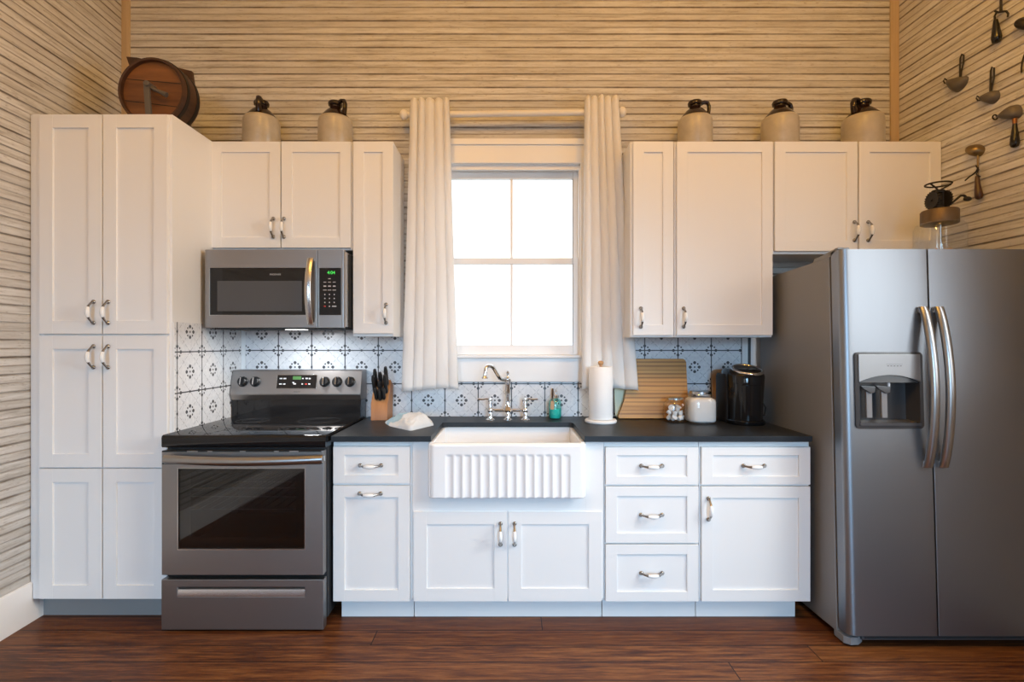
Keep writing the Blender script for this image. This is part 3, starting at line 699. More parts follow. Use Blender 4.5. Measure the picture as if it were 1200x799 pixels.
for j, px in enumerate((284.7, 299.4, 380.7, 395.2, 410.4)):
    p = onp(px, 447.3)
    if KN is None: KN = knob_mesh().build('knob'); KN.parent = bg; o = KN
    else: o = KN.copy(); o.name = 'knob'; COL.objects.link(o); o.parent = bg
    o.location = p-WO[bg.name]; o.rotation_euler = (-th, 0, 0)
mb = MB(); hh = (PZ(438.8, yg)-PZ(455.8, yg))/2; p = onp(348.1, 447.3); hw = (371.7-324.5)/sc(yg)/2
mt = Matrix.Translation(p) @ tilt
mb.box(-hw, hw, -.004, .004, -hh, hh, M['brightsteel'], .001, mt=mt); mb.box(-hw+.003, hw-.003, -.0055, .002, -hh+.003, hh-.003, M['blackglass'], mt=mt)
cd = mb.build('clock_display', bg)
mb = MB(); mb.box(-.024, .024, -.0065, -.004, .012, .031, M['lcd'], mt=mt); mb.build('lcd_screen', bg)
for ux, uz, w_, m_ in ((-.092,.018,.012,'printw'), (-.07,.018,.012,'printw'), (-.092,-.014,.011,'printw'), (-.07,-.014,.009,'printw'), (-.018,-.006,.006,'printw'), (-.010,-.013,.011,'printw'), (.034,.018,.005,'printw'), (.056,.018,.009,'printw'), (.074,.018,.007,'printw'), (.034,-.014,.005,'printw'), (.056,-.014,.008,'red'), (.074,-.014,.007,'printw')):
    mb = MB(); mb.box(ux-w_/2-.002, ux+w_/2+.002, -.0062, -.005, uz-.0035, uz+.0035, M[m_], mt=mt); mb.build('button', bg)
p = onp(348, 459); text('lettering', 'FRIGIDAIRE', .0075, p+nrm*.0006, M['greyp'], bg, rot=tilt @ Matrix.Rotation(R(90), 4, 'X'))

# ------------------------------------------------------------------ microwave
ym = dep(224.0); xm = lambda px: PX(px, ym); zm = lambda py: PZ(py, ym)
mz0, mz1 = zm(384), zm(292.3); mx0, mx1 = xm(240), xm(403)
mw = thing('microwave_oven', ((mx0+mx1)/2, -.2, mz0), 'stainless over the range microwave hung under a wall cabinet', 'microwave')
mb = MB(); mb.box(mx0+.004, mx1-.002, ym+.03, -.008, mz0+.006, mz1-.004, M['brightsteel'], .003)
mb.box(mx0+.02, mx1-.012, ym+.05, -.03, mz0-.006, mz0+.006, M['gasket'], .002)
mb.box(mx1-.004, mx1+.004, dep(217), -.01, mz0+.004, mz1-.01, M['gasket'])
mb.build('body', mw)
mb = MB(); wx0, wx1, wz0, wz1 = xm(246), xm(362), zm(369), zm(314); sx = xm(372)
mb.box(mx0, wx0, ym, ym+.029, mz0, mz1, M['steel'], .003); mb.box(wx1, sx-.0008, ym, ym+.029, mz0, mz1, M['steel'], .003); mb.box(wx0-.004, wx1+.004, ym, ym+.029, mz0, wz0, M['steel'], .003); mb.box(wx0-.004, wx1+.004, ym, ym+.029, wz1, mz1, M['steel'], .003)
md = mb.build('door', mw, angle=30)
lm = MB(); lm.box(-1.21, -1.11, -.33, -.27, mz0-.009, mz0-.0055, M['lamp']); lm.build('cooktop_lamp', mw)
COOKLAMP = (-1.16, -.30, mz0-.014)
mb = MB(); mb.box(wx0, wx1, ym+.002, ym+.02, wz0, wz1, M['blackglass'], .002); gw = mb.build('window', md)
mb = MB(); mb.box(xm(254.5), xm(353.5), ym+.0008, ym+.003, zm(364.5), zm(329), M['greyp']); mb.build('mesh_screen', md)
mb = MB(); mb.box(wx0-.003, wx0, ym-.0012, ym+.01, wz0, wz1, M['brightsteel']); mb.box(wx0-.003, wx1, ym-.001, ym+.01, wz0-.002, wz0, M['brightsteel']); mb.build('window_trim', md)
text('lettering', 'FRIGIDAIRE', .0115, (xm(322.5), ym+.0014, zm(321.5)), M['printw'], md)
L = []; n = 28; hx0 = xm(361.5)
for j in range(n+1):
    u = j/n; z = zm(380)+(zm(303)-zm(380))*u; y = ym-.014-.042*math.sin(PI*u)**.8; w2 = .016
    L.append([(hx0+w2*2*f+ox, y+dy, z) for f, ox, dy in ((0, .002, .004), (0, 0, 0), (.1, 0, -.005), (.5, 0, -.0075), (.9, 0, -.005), (1, 0, 0), (1, -.002, .004))])
mb = MB(); mb.loops(L, M['brightsteel'])
for z in (zm(379), zm(304)): mb.box(hx0+.002, hx0+.030, ym-.016, ym+.001, z-.008, z+.008, M['brightsteel'], .002)
mb.build('handle', md, angle=50)
mb = MB(); ka, kb, kz0, kz1 = xm(374), xm(399.5), zm(369), zm(314)
mb.box(sx+.0008, ka, ym, ym+.029, mz0, mz1, M['steel'], .002); mb.box(kb, mx1, ym, ym+.029, mz0, mz1, M['steel'], .003); mb.box(ka-.002, kb+.002, ym, ym+.029, mz0, kz0, M['steel'], .002); mb.box(ka-.002, kb+.002, ym, ym+.029, kz1, mz1, M['steel'], .002)
mb.box(ka, kb, ym+.0015, ym+.02, kz0, kz1, M['blackglass'], .001); kp = mb.build('control_panel', mw, angle=30)
mb = MB()
for r_, py in enumerate((330.5, 335.2, 339.8, 345, 349.6, 354.3, 358.8)):
    for c_, px in enumerate((380.6, 386, 391.6)):
        w_ = (.014, .014, .018, .005, .005, .005, .004)[r_]; mm = 'red' if (r_ == 6 and c_ == 0) else 'printw'
        if r_ == 6: w_ = (.010, .006, .022)[c_]
        h_ = .0015 if r_ in (0, 2) else .0028
        mb.box(xm(px)-w_/2, xm(px)+w_/2, ym+.0008, ym+.002, zm(py)-h_, zm(py)+h_, M[mm])
mb.box(xm(386)-.006, xm(386)+.006, ym+.0008, ym+.002, zm(326.5)-.002, zm(326.5)+.002, M['printw'])
mb.build('keypad', kp)
text('clock_digits', '4:04', .024, (xm(388), ym+.001, zm(319.5)), M['dispgreen'], kp)

# ------------------------------------------------------------------ refrigerator (leans back a little on its front feet)
fx0, fx1 = 1.480, 2.352; FY = -.78
fg = thing('refrigerator', (fx0, FY, 0), 'stainless side by side refrigerator with ice dispenser', 'refrigerator')
fg.rotation_euler = (R(-2.0), 0, 0)
FT = 1.735
mb = MB(); mb.box(fx0, fx1, FY, FY+.665, .035, FT, M['fside'], .004)
mb.build('body', fg)
mb = MB(); mb.box(fx0+.012, fx1-.012, FY-.012, FY+.001, .06, FT, M['gasket']); mb.build('gasket', fg)
mb = MB()
mb.prism([(FY+.13, FT), (FY+.115, FT+.018), (FY+.05, FT+.020), (FY-.05, FT+.034), (FY-.062, FT+.034), (FY-.062, FT+.026), (FY-.05, FT+.022), (FY-.008, FT+.0)], 'x', fx0+.002, fx0+.055, M['fside'], .002); mb.build('hinge_cover', fg)
mb = MB(); mb.box(fx0+.07, fx1-.01, FY-.062, FY, .030, .056, M['greyp'], .003)
for j in range(3): mb.box(fx0+.08, fx1-.02, FY-.064, FY-.061, .037+.006*j, .040+.006*j, M['gasket'])
mb.build('base_grille', fg)
mb = MB(); mb.prism([(fx0, FY+.02), (fx0, FY-.045), (fx0+.02, FY-.065), (fx0+.055, FY-.062), (fx0+.085, FY-.04), (fx0+.085, FY+.02)], 'z', .008, .042, M['fside'], .004); mb.cyl((fx0+.04, FY-.02, .0), (fx0+.04, FY-.02, .02), .018, M['black']); mb.build('foot', fg)
def panel(x0, x1, r0, r1, zl, hole=None):
    """door skin with rounded vertical edges; hole=(i0x,i1x,j) leaves a cell open"""
    yf_, yk = FY-.083, FY-.013
    pr = [(x0, yk)] + [(x0+r0-r0*math.cos(R(a)), yf_+r0*.9-r0*.9*math.sin(R(a))) for a in range(0, 91, 10)]
    if hole: pr += [(hole[0], yf_), (hole[1], yf_)]
    pr += [(x1-r1+r1*math.sin(R(a)), yf_+r1*.9-r1*.9*math.cos(R(a))) for a in range(0, 91, 15)] + [(x1, yk)]
    m_ = MB(); i = m_.mi(M['fsteel']); V = [[m_.bm.verts.new((x, y, z)) for x, y in pr] for z in zl]
    for j in range(len(zl)-1):
        for q in range(len(pr)-1):
            if hole and abs(pr[q][0]-hole[0]) < 1e-6 and abs(pr[q+1][0]-hole[1]) < 1e-6 and j == 1: continue
            m_.face([V[j][q], V[j][q+1], V[j+1][q+1], V[j+1][q]], i)
        m_.face([V[j][-1], V[j][0], V[j+1][0], V[j+1][-1]], i)
    m_.face(V[0], i); m_.face(V[-1], i); return m_
dz0_, dz1_ = .058, 1.757
hx0_, hx1_, hzz0, hzz1 = 1.533, 1.826, .962, 1.292
yfd = FY-.083
ld = panel(fx0+.002, 1.8665, .032, .0025, [dz0_, hzz0, hzz1, dz1_], (hx0_, hx1_)).build('freezer_door', fg, angle=40)
rd = panel(1.8725, fx1, .0025, .032, [dz0_, dz1_]).build('fridge_door', fg, angle=40)
# dispenser
mb = MB(); cz = hzz0+.205; dpt = .060
def rrect(x0, x1, z0, z1, r, n=5):
    return arc(x1-r, z1-r, r, 0, 90, n)+arc(x0+r, z1-r, r, 90, 180, n)+arc(x0+r, z0+r, r, 180, 270, n)+arc(x1-r, z0+r, r, 270, 360, n)
o1 = rrect(hx0_-.004, hx1_+.004, hzz0-.004, hzz1+.004, .018); o2 = rrect(hx0_+.014, hx1_-.014, hzz0+.022, hzz1-.008, .010)
mb.loops([[(x, yfd+.004, z) for x, z in o1], [(x, yfd-.006, z) for x, z in o1], [(x, yfd-.008, z) for x, z in o2], [(x, yfd+.005, z) for x, z in o2], [(x+(.012 if x < 1.68 else -.012), yfd+dpt, z) for x, z in o2]], M['disp'], True, False, True)
ds = mb.build('dispenser', ld, angle=40)
mb = MB(); n = 16; pts = [(hx0_+.010, hzz1-.006), (hx0_+.010, cz-.004)] + [(hx0_+.010+(hx1_-hx0_-.02)*j/n, cz-.004+.032*math.sin(PI*j/n)**.8) for j in range(1, n)] + [(hx1_-.010, cz-.004), (hx1_-.010, hzz1-.006)]
mb.prism(pts, 'y', yfd-.012, yfd-.002, M['silverp'], .002); cpn = mb.build('dispenser_panel', ld, angle=30)
mb = MB()
for j in range(5): mb.box(1.668+.014*j, 1.676+.014*j, yfd-.0128, yfd-.0115, 1.233, 1.236, M['greyp'])
mb.box(1.664, 1.736, yfd-.0126, yfd-.0115, 1.2415, 1.2425, M['greyp']); mb.build('panel_print', ld)
mb = MB(); mb.prism([(yfd-.002, cz+.03), (yfd-.004, cz-.006), (yfd+.03, cz-.004), (yfd+.055, cz+.03)], 'x', hx0_+.016, hx1_-.016, M['disp']); mb.build('canopy', ld)
for xa in (1.600, 1.668):
    mb = MB(); mb.prism([(xa-.036, cz-.02), (xa+.032, cz-.024), (xa+.030, cz-.050), (xa+.012, cz-.056), (xa-.022, cz-.036)], 'y', yfd+.012, yfd+.022, M['greyp'], .003)
    mb.box(xa-.004, xa+.022, yfd+.02, yfd+.034, hzz0+.04, cz-.045, M['water'], .004); mb.build('paddle', ld)
mb = MB(); mb.lathe([(.0, 0), (.005, .002), (.006, .012), (.004, .028), (.0, .028)], (1.690, yfd+.012, cz-.026), M['white'], 12); mb.build('water_spout', ld)
mb = MB(); mb.prism([(yfd-.010, hzz0+.010), (yfd-.011, hzz0+.020), (yfd+.05, hzz0+.030), (yfd+.05, hzz0+.018)], 'x', hx0_+.012, hx1_-.012, M['greyp'], .002); mb.build('drip_tray', ld)
for par, xh in ((ld, 1.836), (rd, 1.904)):
    L = []; n = 30; za, zb2 = .79, 1.497
    for j in range(n+1):
        u = j/n; z = za+(zb2-za)*u; y = yfd-.012-.050*math.sin(PI*u)**.75; w2 = .0195
        L.append([(xh+a*w2, y+b, z) for a, b in ((-.9, .008), (-1, 0), (-.75, -.008), (-.3, -.012), (.3, -.012), (.75, -.008), (1, 0), (.9, .008))])
    mb = MB(); mb.loops(L, M['hsteel'])
    for z in (za+.014, zb2-.014): mb.box(xh-.015, xh+.015, yfd-.016, yfd+.002, z-.013, z+.013, M['brightsteel'], .003)
    mb.build('handle', par, angle=50)

# ------------------------------------------------------------------ curtains and rod
yr = dep(200.0); xr = lambda px: PX(px, yr); zr = lambda py: PZ(py, yr)
rd_ = thing('curtain_rod', (xr(601), yr, zr(133)), 'cream curtain rod with round finials above the window', 'curtain rod')
zl, zh = zr(134.6), zr(131.4)
rodz = lambda x: zl+(zh-zl)*(x-xr(474))/(xr(729)-xr(474))
mb = MB(); mb.tube([(xr(478), yr, rodz(xr(478))), (xr(725), yr, rodz(xr(725)))], .0175, M['rod'], 20); mb.build('rod', rd_)
for px in (473.5, 729): mb = MB(); x = xr(px); mb.sphere((x, yr, rodz(x)), (.026, .028, .030), M['rod'], 20, 14); mb.build('finial', rd_)
for px in (489, 714):
    mb = MB(); x = xr(px); z = rodz(x)
    mb.box(x-.009, x+.009, yr+.016, -.002, z-.012, z+.012, M['rod'], .002); mb.box(x-.02, x+.02, -.012, -.001, z-.04, z+.04, M['rod'], .002); mb.build('bracket', rd_)
def curtain(label, tx0, tx1, bx0, bx1, ytop, ybot, brk, seed):
    """brk: where the pleats meet, as fractions of the width"""
    rnd = random.Random(seed); ph = rnd.random()*6; am = [rnd.uniform(.8, 1.2) for _ in brk]
    yy0 = yr-.020; s_ = sc(yy0-.012); nfu = 96
    def fn(u, v):                                    # v 0 bottom .. 1 top
        w = 1-v; k = w**1.1
        xa = (tx0-VX)/s_*(1-k)+(bx0-VX)/s_*k; xb2 = (tx1-VX)/s_*(1-k)+(bx1-VX)/s_*k
        uu = min(max(u+.018*math.sin(6*w+ph)*w*math.sin(PI*u), 0), 1)
        for j in range(len(brk)-1):
            if uu <= brk[j+1]+1e-9: break
        t = (uu-brk[j])/(brk[j+1]-brk[j]); wd_ = (brk[j+1]-brk[j])*(xb2-xa)
        bulge = max(0, math.sin(PI*min(max(t, 0), 1)))**.62*am[j]
        amp = min(.030, wd_*.95)*(1-.35*w)
        y = yy0-.002-amp*bulge-.010*w+.006*math.sin(4*u+ph+3*w)*w
        x = xa+(xb2-xa)*u
        zt_ = H-(ytop-VY)/s_+.010*(bulge-.5); zb3 = H-(ybot+1.6*math.sin(5*u+ph)-1.2*bulge-VY)/s_
        return (x, y, zb3+(zt_-zb3)*v)
    m_ = MB(); m_.grid(fn, nfu, 60, M['curtain']); o = m_.build('curtain', angle=80, at=(xr((tx0+tx1)/2), yr-.036, zr(ybot)), solid=.0016)
    tag(o, label, 'curtain'); return o
curtain('white cotton curtain hanging left of the window', 480.5, 526.5, 471, 537, 116.5, 457, (0, .21, .38, .62, .84, 1), 4)
curtain('white cotton curtain hanging right of the window, its hem flaring over the cutting board', 685.5, 725.5, 681.5, 748, 114, 456, (0, .17, .38, .57, .78, 1), 9)

# ------------------------------------------------------------------ jugs
def jug_parts(root, h=.30, r=.100):
    m_ = MB()
    m_.lathe([(.0, 0), (r*.95, 0), (r, .008), (r, .165), (r*.985, .180), (r*.95, .190), (r*.88, .198), (.0, .198)], WO[root.name], M['jug'], 48, cap0=False, cap1=False); m_.build('body', root, angle=60)
    m_ = MB()
    m_.lathe([(r*.88, .1975), (r*.80, .209), (r*.66, .226), (r*.52, .243), (r*.37, .255), (r*.31, .262), (r*.31, .273), (r*.40, .277), (r*.43, .290), (r*.38, .300), (r*.24, .300), (r*.22, .285), (.0, .285)], WO[root.name], M['glaze'], 40, cap0=False, cap1=False); m_.build('shoulder', root, angle=50)
    m_ = MB(); b = WO[root.name]; pts = [b+Vector((r*q, 0, z)) for q, z in ((.36, .289), (.55, .297), (.76, .292), (.84, .272), (.82, .242), (.74, .212))]
    m_.tube(pts, [.012, .011, .0105, .0105, .0105, .012], M['glaze'], 12, sq=1.4); m_.build('handle', root, angle=80)
def copy_tree(o, parent=None):
    c_ = o.copy(); COL.objects.link(c_); c_.parent = parent
    for ch in o.children: copy_tree(ch, c_)
    return c_
JG = None
for px, yy, rz_, scl, lab in (
        (306.5, -.145, 285, (1,1,.95), 'stoneware jug with its handle facing forward, left of the two above the microwave'),
        (393, -.145, 330, (.95,.95,.94), 'stoneware jug nearest the left curtain, its handle pointing right'),
        (814.5, -.145, 0, (.96,.96,.95), 'stoneware jug nearest the right curtain on top of the wall cabinets'),
        (914, -.15, 20, (1,1,.95), 'stoneware jug standing in the middle of the three on the right cabinets'),
        (1011, -.155, 205, (1.06,1.06,.95), 'stoneware jug in the right corner, its handle pointing left')):
    if JG is None:
        JG = thing('stoneware_jug', (PX(px, yy), yy, ZWT+.0005), lab, 'jug', 'stoneware jugs on the wall cabinets'); jug_parts(JG); j = JG
    else:
        j = copy_tree(JG); j.location = (PX(px, yy), yy, ZWT+.0005); j['label'] = lab
    j.rotation_euler = (0, 0, R(rz_)); j.scale = scl

# ------------------------------------------------------------------ old keg on the pantry
ZT_ = zt(132)+.0006; yk = -.50; kr = .168
kx = PX(177.5, yk); kz = ZT_+kr+.009
kg = thing('wooden_keg', (kx, yk, ZT_), 'dark old wooden keg with an iron crank lying on the pantry cabinet', 'keg')
qm = Matrix.Rotation(R(-90), 3, 'X')                     # local z -> +y
mb = MB(); mb.lathe([(kr-.012, -.004), (kr-.002, -.006), (kr, .002), (kr+.004, .03), (kr+.006, .065), (kr+.004, .10), (kr, .13), (kr-.012, .135), (.0, .135)], (kx, yk, kz), M['stave'], 56, qm, cap0=False, cap1=False)
mb.lathe([(kr-.012, -.004), (kr-.014, .026)], (kx, yk, kz), M['stave'], 56, qm, cap0=False, cap1=False); mb.build('staves', kg, angle=40)
mb = MB(); mb.lathe([(.0, .016), (kr-.013, .016), (kr-.013, .030), (.0, .030)], (kx, yk, kz), M['barrel'], 56, qm, cap0=False, cap1=False)
for a, dz in ((5, .055), (7, -.06)):
    hw = math.sqrt((kr-.016)**2-dz**2); mb.box(-hw, hw, .0145, .0165, dz-.0016, dz+.0016, M['gasket'], mt=Matrix.Translation((kx, yk, kz)) @ Matrix.Rotation(R(a), 4, 'Y'))
mb.build('keg_head', kg, angle=40)
for y0 in (.018, .095):
    mb = MB(); mb.lathe([(kr+.002, 0), (kr+.0065, 0), (kr+.0072, .018), (kr+.002, .018)], (kx, yk+y0, kz), M['iron'], 56, qm, cap0=False, cap1=False); mb.build('hoop', kg, angle=40)
mb = MB(); mb.cyl((kx+.002, yk+.02, kz+.018), (kx+.002, yk-.045, kz+.018), .014, M['tin'], bev=.003)
mb.box(-.014, .014, -.014, .0, -.155, .012, M['tin'], .003, mt=Matrix.Translation((kx-.004, yk-.022, kz+.018)) @ Matrix.Rotation(R(-4), 4, 'Y'))
mb.tube([(kx+.004, yk-.016, kz+.012), (kx+.03, yk-.018, kz-.004), (kx+.062, yk-.018, kz-.018), (kx+.088, yk-.016, kz-.030)], [.010, .009, .010, .013], M['tin'], 12); mb.build('crank', kg)
# board across the back of the keg
yq = -.40; tl = (PX(141.5, yq), PZ(61.5, yq)); tr = (PX(219, yq), PZ(78.5, yq))
mb = MB(); mb.prism([(tl[0], tl[1]), (tl[0]+.06, tl[1]-.006), (tr[0], tr[1]), (tr[0]+.012, tr[1]-.10), (tr[0]-.02, ZT_+.012), (tl[0]+.07, ZT_+.012), (tl[0]+.05, tl[1]-.14)], 'y', yq+.036, yq+.060, M['stave'], .002)
mb.build('cradle_board', kg)

# ------------------------------------------------------------------ things on the counter
ZT = ZC1+.0004
# knife block
ky_ = -.10; kx_ = PX(447.5, ky_)
kb_ = thing('knife_block', (kx_, ky_, ZT), 'slanted wooden knife block full of black handled knives', 'knife block')
mb = MB(); hw = .048
mb.prism([(-.165, ZT), (-.035, ZT), (-.015, ZT+.19), (-.075, ZT+.225), (-.160, ZT+.098)], 'x', kx_-hw, kx_+hw, M['knifewood'], .003); mb.build('block', kb_, angle=30)
dirv = Vector((0, -.52, .85)).normalized()
for j, (dx, t_, l_) in enumerate(((-.033, .42, .115), (.033, .42, .12), (0, .38, .085), (-.031, .72, .11), (.031, .76, .12), (0, .66, .10), (-.018, .15, .075), (.004, .12, .07), (.025, .16, .075))):
    y0 = -.160+(.085)*t_; z0 = ZT+.098+.127*t_; b = Vector((kx_+dx, y0, z0)); 
    dv = Vector((0, -.42, .91)).normalized()
    kf = tag(MB().tube([b+dv*.003, b+dv*.012, b+dv*l_*.35, b+dv*l_*.8, b+dv*l_], [.010, .0155, .0145, .0165, .011], M['black'], 12, sq=.72).build('knife', at=b), 'black handled kitchen knife stuck in the wooden block', 'knife', 'knives in the block')
# dish towel heap
ty = -.36; tx_ = PX(480, ty)
foot = [Vector(p) for p in ((-.498,-.520), (-.405,-.340), (-.455,-.225), (-.600,-.190), (-.700,-.235), (-.635,-.375))]
cen = Vector((-.535, -.335)); NB_ = 96; rad = []
for j in range(NB_):
    dr_ = Vector((math.cos(2*PI*j/NB_), math.sin(2*PI*j/NB_))); best = .1
    for p, q in zip(foot, foot[1:]+foot[:1]):
        e = q-p; den = dr_.x*e.y-dr_.y*e.x
        if abs(den) < 1e-9: continue
        w_ = p-cen; t_ = (w_.x*e.y-w_.y*e.x)/den; u_ = (w_.x*dr_.y-w_.y*dr_.x)/den
        if t_ > 0 and -1e-6 <= u_ <= 1+1e-6: best = t_
    rad.append(best)
for _ in range(2): rad = [(rad[j-1]+2*rad[j]+rad[(j+1) % NB_])/4 for j in range(NB_)]
tw = MB()
def heap(u, v):
    j = int(round(u*NB_)) % NB_; r_ = rad[j]*(1+.02*noise.noise(Vector((j*.35, 0, 2))))*min(v*1.0, 1.0); a = 2*PI*j/NB_
    x = cen.x+r_*math.cos(a); y = cen.y+r_*math.sin(a)
    if v > .999: return (x, y, ZT)
    d1 = ((x+.500)/.085)**2+((y+.355)/.16)**2; d2 = ((x+.615)/.075)**2+((y+.255)/.055)**2
    h = .014+.046*math.exp(-d1*.8)+.022*math.exp(-d2)
    n_ = noise.noise(Vector((x*17+3, y*13, .7))); k_ = 1-math.exp(-(1-v)*9)
    crease = .012*(1-min(1, abs(n_)*3.4))*k_-.008*(1-min(1, abs(noise.noise(Vector((x*11, y*24, 4.1))))*4))*k_
    # the folded front panel drops in two layers
    e_ = min(1, (1-v)/.05); e_ = math.sqrt(max(0, 1-(1-e_)**2))
    return (x, y, ZT+max(.002, (h*(.35+.65*min(1, (1-v)*3.2))+crease)*e_))
V = tw.grid(heap, NB_, 40, M['terry'], closeu=True)
bi = tw.mi(M['bluecloth'])
for f in tw.bm.faces:
    c_ = f.calc_center_median(); q_ = noise.noise(Vector((c_.x*15, c_.y*15, 5)))*.035
    if (c_.x-.25*(c_.y+.3) < -.565+q_ and c_.x > -.672 and c_.y > -.36+q_) or c_.y > -.262+q_*.6: f.material_index = bi
tag(tw.build('dish_towel', angle=70), 'crumpled white and pale blue dish towel on the counter left of the sink', 'dish towel')
# soap bottle
by_ = -.10; bx_ = PX(650.5, by_)
sb = thing('soap_bottle', (bx_, by_, ZT), 'teal glass soap bottle with a tan tag beside the faucet', 'soap bottle')
mb = MB(); mb.lathe([(.0, .002), (.030, 0), (.037, .006), (.038, .03), (.038, .085), (.034, .105), (.026, .114), (.018, .117), (.018, .122), (.0, .122)], (bx_, by_, ZT), M['teal'], 28, cap0=False, cap1=False)
mb.build('bottle', sb, angle=50)
mb = MB(); mb.lathe([(.0, .004), (.028, .005), (.033, .012), (.0335, .06), (.0, .061)], (bx_, by_, ZT), mat('teal_soap', (.07,.66,.60), .2), 24, cap0=False, cap1=False); mb.build('soap', sb, angle=50)
mb = MB(); mb.lathe([(.0, .121), (.017, .121), (.017, .137), (.008, .14), (.005, .143), (.0045, .168), (.0, .168)], (bx_+.006, by_, ZT), M['chrome'], 18, cap0=False, cap1=False); mb.tube([(bx_+.006, by_, ZT+.167), (bx_+.006, by_-.02, ZT+.170), (bx_+.006, by_-.036, ZT+.163)], .0045, M['chrome'], 10); mb.build('pump', sb)
mb = MB(); mb.box(-.010, .010, -.0008, .0008, -.026, .022, M['tan'], .0004, mt=Matrix.Translation((bx_-.019, by_-.041, ZT+.085)) @ Matrix.Rotation(R(4), 4, 'Y')); mb.tube([(bx_-.018, by_-.040, ZT+.105), (bx_-.012, by_-.03, ZT+.122), (bx_+.006, by_-.018, ZT+.126)], .0012, M['tan'], 6); mb.build('tag', sb)
# thin brush handle standing behind the bottle
bb = MB(); bb.tube([(bx_-.012, by_+.055, ZT), (bx_-.011, by_+.055, ZT+.08), (bx_-.010, by_+.05, ZT+.172)], [.013, .006, .005], M['walnut'], 12); tag(bb.build('brush'), 'slim wooden brush handle standing behind the teal soap bottle', 'brush')
# paper towel holder
py_ = -.232; px_ = PX(704, py_)
ph_ = thing('paper_towel_holder', (px_, py_, ZT), 'white paper towel holder with round base, right of the sink', 'paper towel holder')
mb = MB(); mb.lathe([(.0, 0), (.085, 0), (.088, .004), (.088, .012), (.082, .018), (.0, .018)], (px_, py_, ZT), M['white'], 48, cap0=False, cap1=False); mb.build('base', ph_)
mb = MB(); mb.lathe([(.008, .018), (.008, .318), (.013, .322), (.016, .332), (.012, .341), (.0, .344)], (px_, py_, ZT), M['palewood'], 20, cap0=False); mb.build('post', ph_)
mb = MB(); mb.lathe([(.021, .020), (.064, .020), (.0655, .022), (.0655, .308), (.064, .310), (.021, .310), (.021, .020)], (px_, py_, ZT), M['paper'], 48, cap0=False, cap1=False)
tag(mb.build('paper_towel_roll', angle=40), 'white paper towel roll standing on its holder', 'paper towel')
# cutting boards leaning on the tiles
lean = R(9)
def board(poly, t, x, ybase, m_, lab, name, bev=.004, ang=None):
    m2 = MB(); m2.prism(poly, 'y', -t/2, t/2, m_, bev)
    o = m2.build(name, angle=30); o.location = (x, ybase, ZT+.001+t/2*math.sin(ang or lean)); o.rotation_euler = (-(ang or lean), 0, 0)
    return tag(o, lab, 'cutting board')
yb_ = -.115; s_ = sc(yb_); w0, w1 = (724-765)/s_, (807-765)/s_; hh = (490.5-420)/s_
pl = arc(w1-.02, hh-.02, .02, 0, 90)+arc(w0+.02, hh-.02, .02, 90, 180)+[(w0+.004, .19), (w0+.0, .13)]+[(w0-.012+(.03*(1-math.cos(R(a)))), .06-.06*math.sin(R(a))) for a in range(0, 91, 15)]+[(w1-.006, 0), (w1, .006)]
pl = arc(w1-.02, hh-.02, .02, 0, 90)+[(w0+.03, hh), (w0+.06, hh*.75), (w0+.056, hh*.52), (w0+.042, hh*.32), (w0+.022, hh*.15), (w0+.004, hh*.06), (w0, .010), (w0+.006, 0), (w1-.006, 0), (w1, .006)]
board(pl, .020, PX(765, yb_), yb_, M['bamboo'], 'striped wooden cutting board leaning behind the jars', 'cutting_board')
yg_ = -.068; s2 = sc(yg_)
pl2 = rrect(0, .17, 0, .30, .02); board(pl2, .006, PX(721, yg_), yg_, M['greenglass'], 'pale green cutting board peeking out behind the striped wooden one', 'cutting_board', .001, R(8))
pl3 = rrect(0, .10, 0, .285, .03); board(pl3, .016, PX(836.5, -.058), -.058, M['palewood'], 'plain pale wood board standing behind the coffee maker', 'cutting_board', .003, R(9))
# glass jars
def jar(px, yy, r, h, lidr, lab, lidm):
    x = PX(px, yy); t = thing('glass_jar', (x, yy, ZT), lab, 'jar')
    m_ = MB(); m_.lathe([(r*.86, .0), (r*.97, .006), (r, .016), (r, h*.66), (r*.96, h*.76), (r*.80, h*.86), (lidr*.97, h*.90), (lidr*.97, h*.93)], (x, yy, ZT), M['glass'], 40, squ=1.6, cap1=False); m_.build('glass', t, angle=60)
    m_ = MB(); m_.lathe([(.0, h*.905), (lidr, h*.905), (lidr+.002, h*.91), (lidr+.002, h*.98), (lidr-.003, h), (.0, h)], (x, yy, ZT), lidm, 36, cap0=False, cap1=False); m_.build('lid', t, angle=40)
    return x
yy = -.215; jx = jar(791, yy, .060, .138, .043, 'small glass jar of white creamer cups in front of the cutting board', M['brightsteel'])
JP = None; rnd = random.Random(11)
spots = []
for lv, (z, k, rr) in enumerate(((.012, 6, .034), (.040, 5, .030), (.066, 3, .018))):
    for q in range(k): spots.append((rr*math.cos(2*PI*q/k+lv*.6), rr*math.sin(2*PI*q/k+lv*.6), z))
for j, (a, b, z) in enumerate(spots):
    if JP is None:
        JP = MB(); JP.lathe([(.0, -.011), (.011, -.011), (.0145, .009), (.0165, .010), (.0165, .012), (.0, .012)], (0,0,0), M['white'], 20, cap0=False, cap1=False); JP = JP.build('creamer_cup'); o = JP
    else: o = JP.copy(); COL.objects.link(o)
    o.location = (jx+a, yy+b, ZT+z+.012); o.rotation_euler = (rnd.uniform(-.9, .9), rnd.uniform(-.9, .9), rnd.uniform(0, 6))
    tag(o, 'white creamer cup inside the small glass jar', 'creamer cup', 'creamer cups in the small jar')
yy2 = -.235; jx2 = jar(820.5, yy2, .079, .176, .055, 'large glass jar filled with white powder left of the coffee maker', M['brightsteel'])
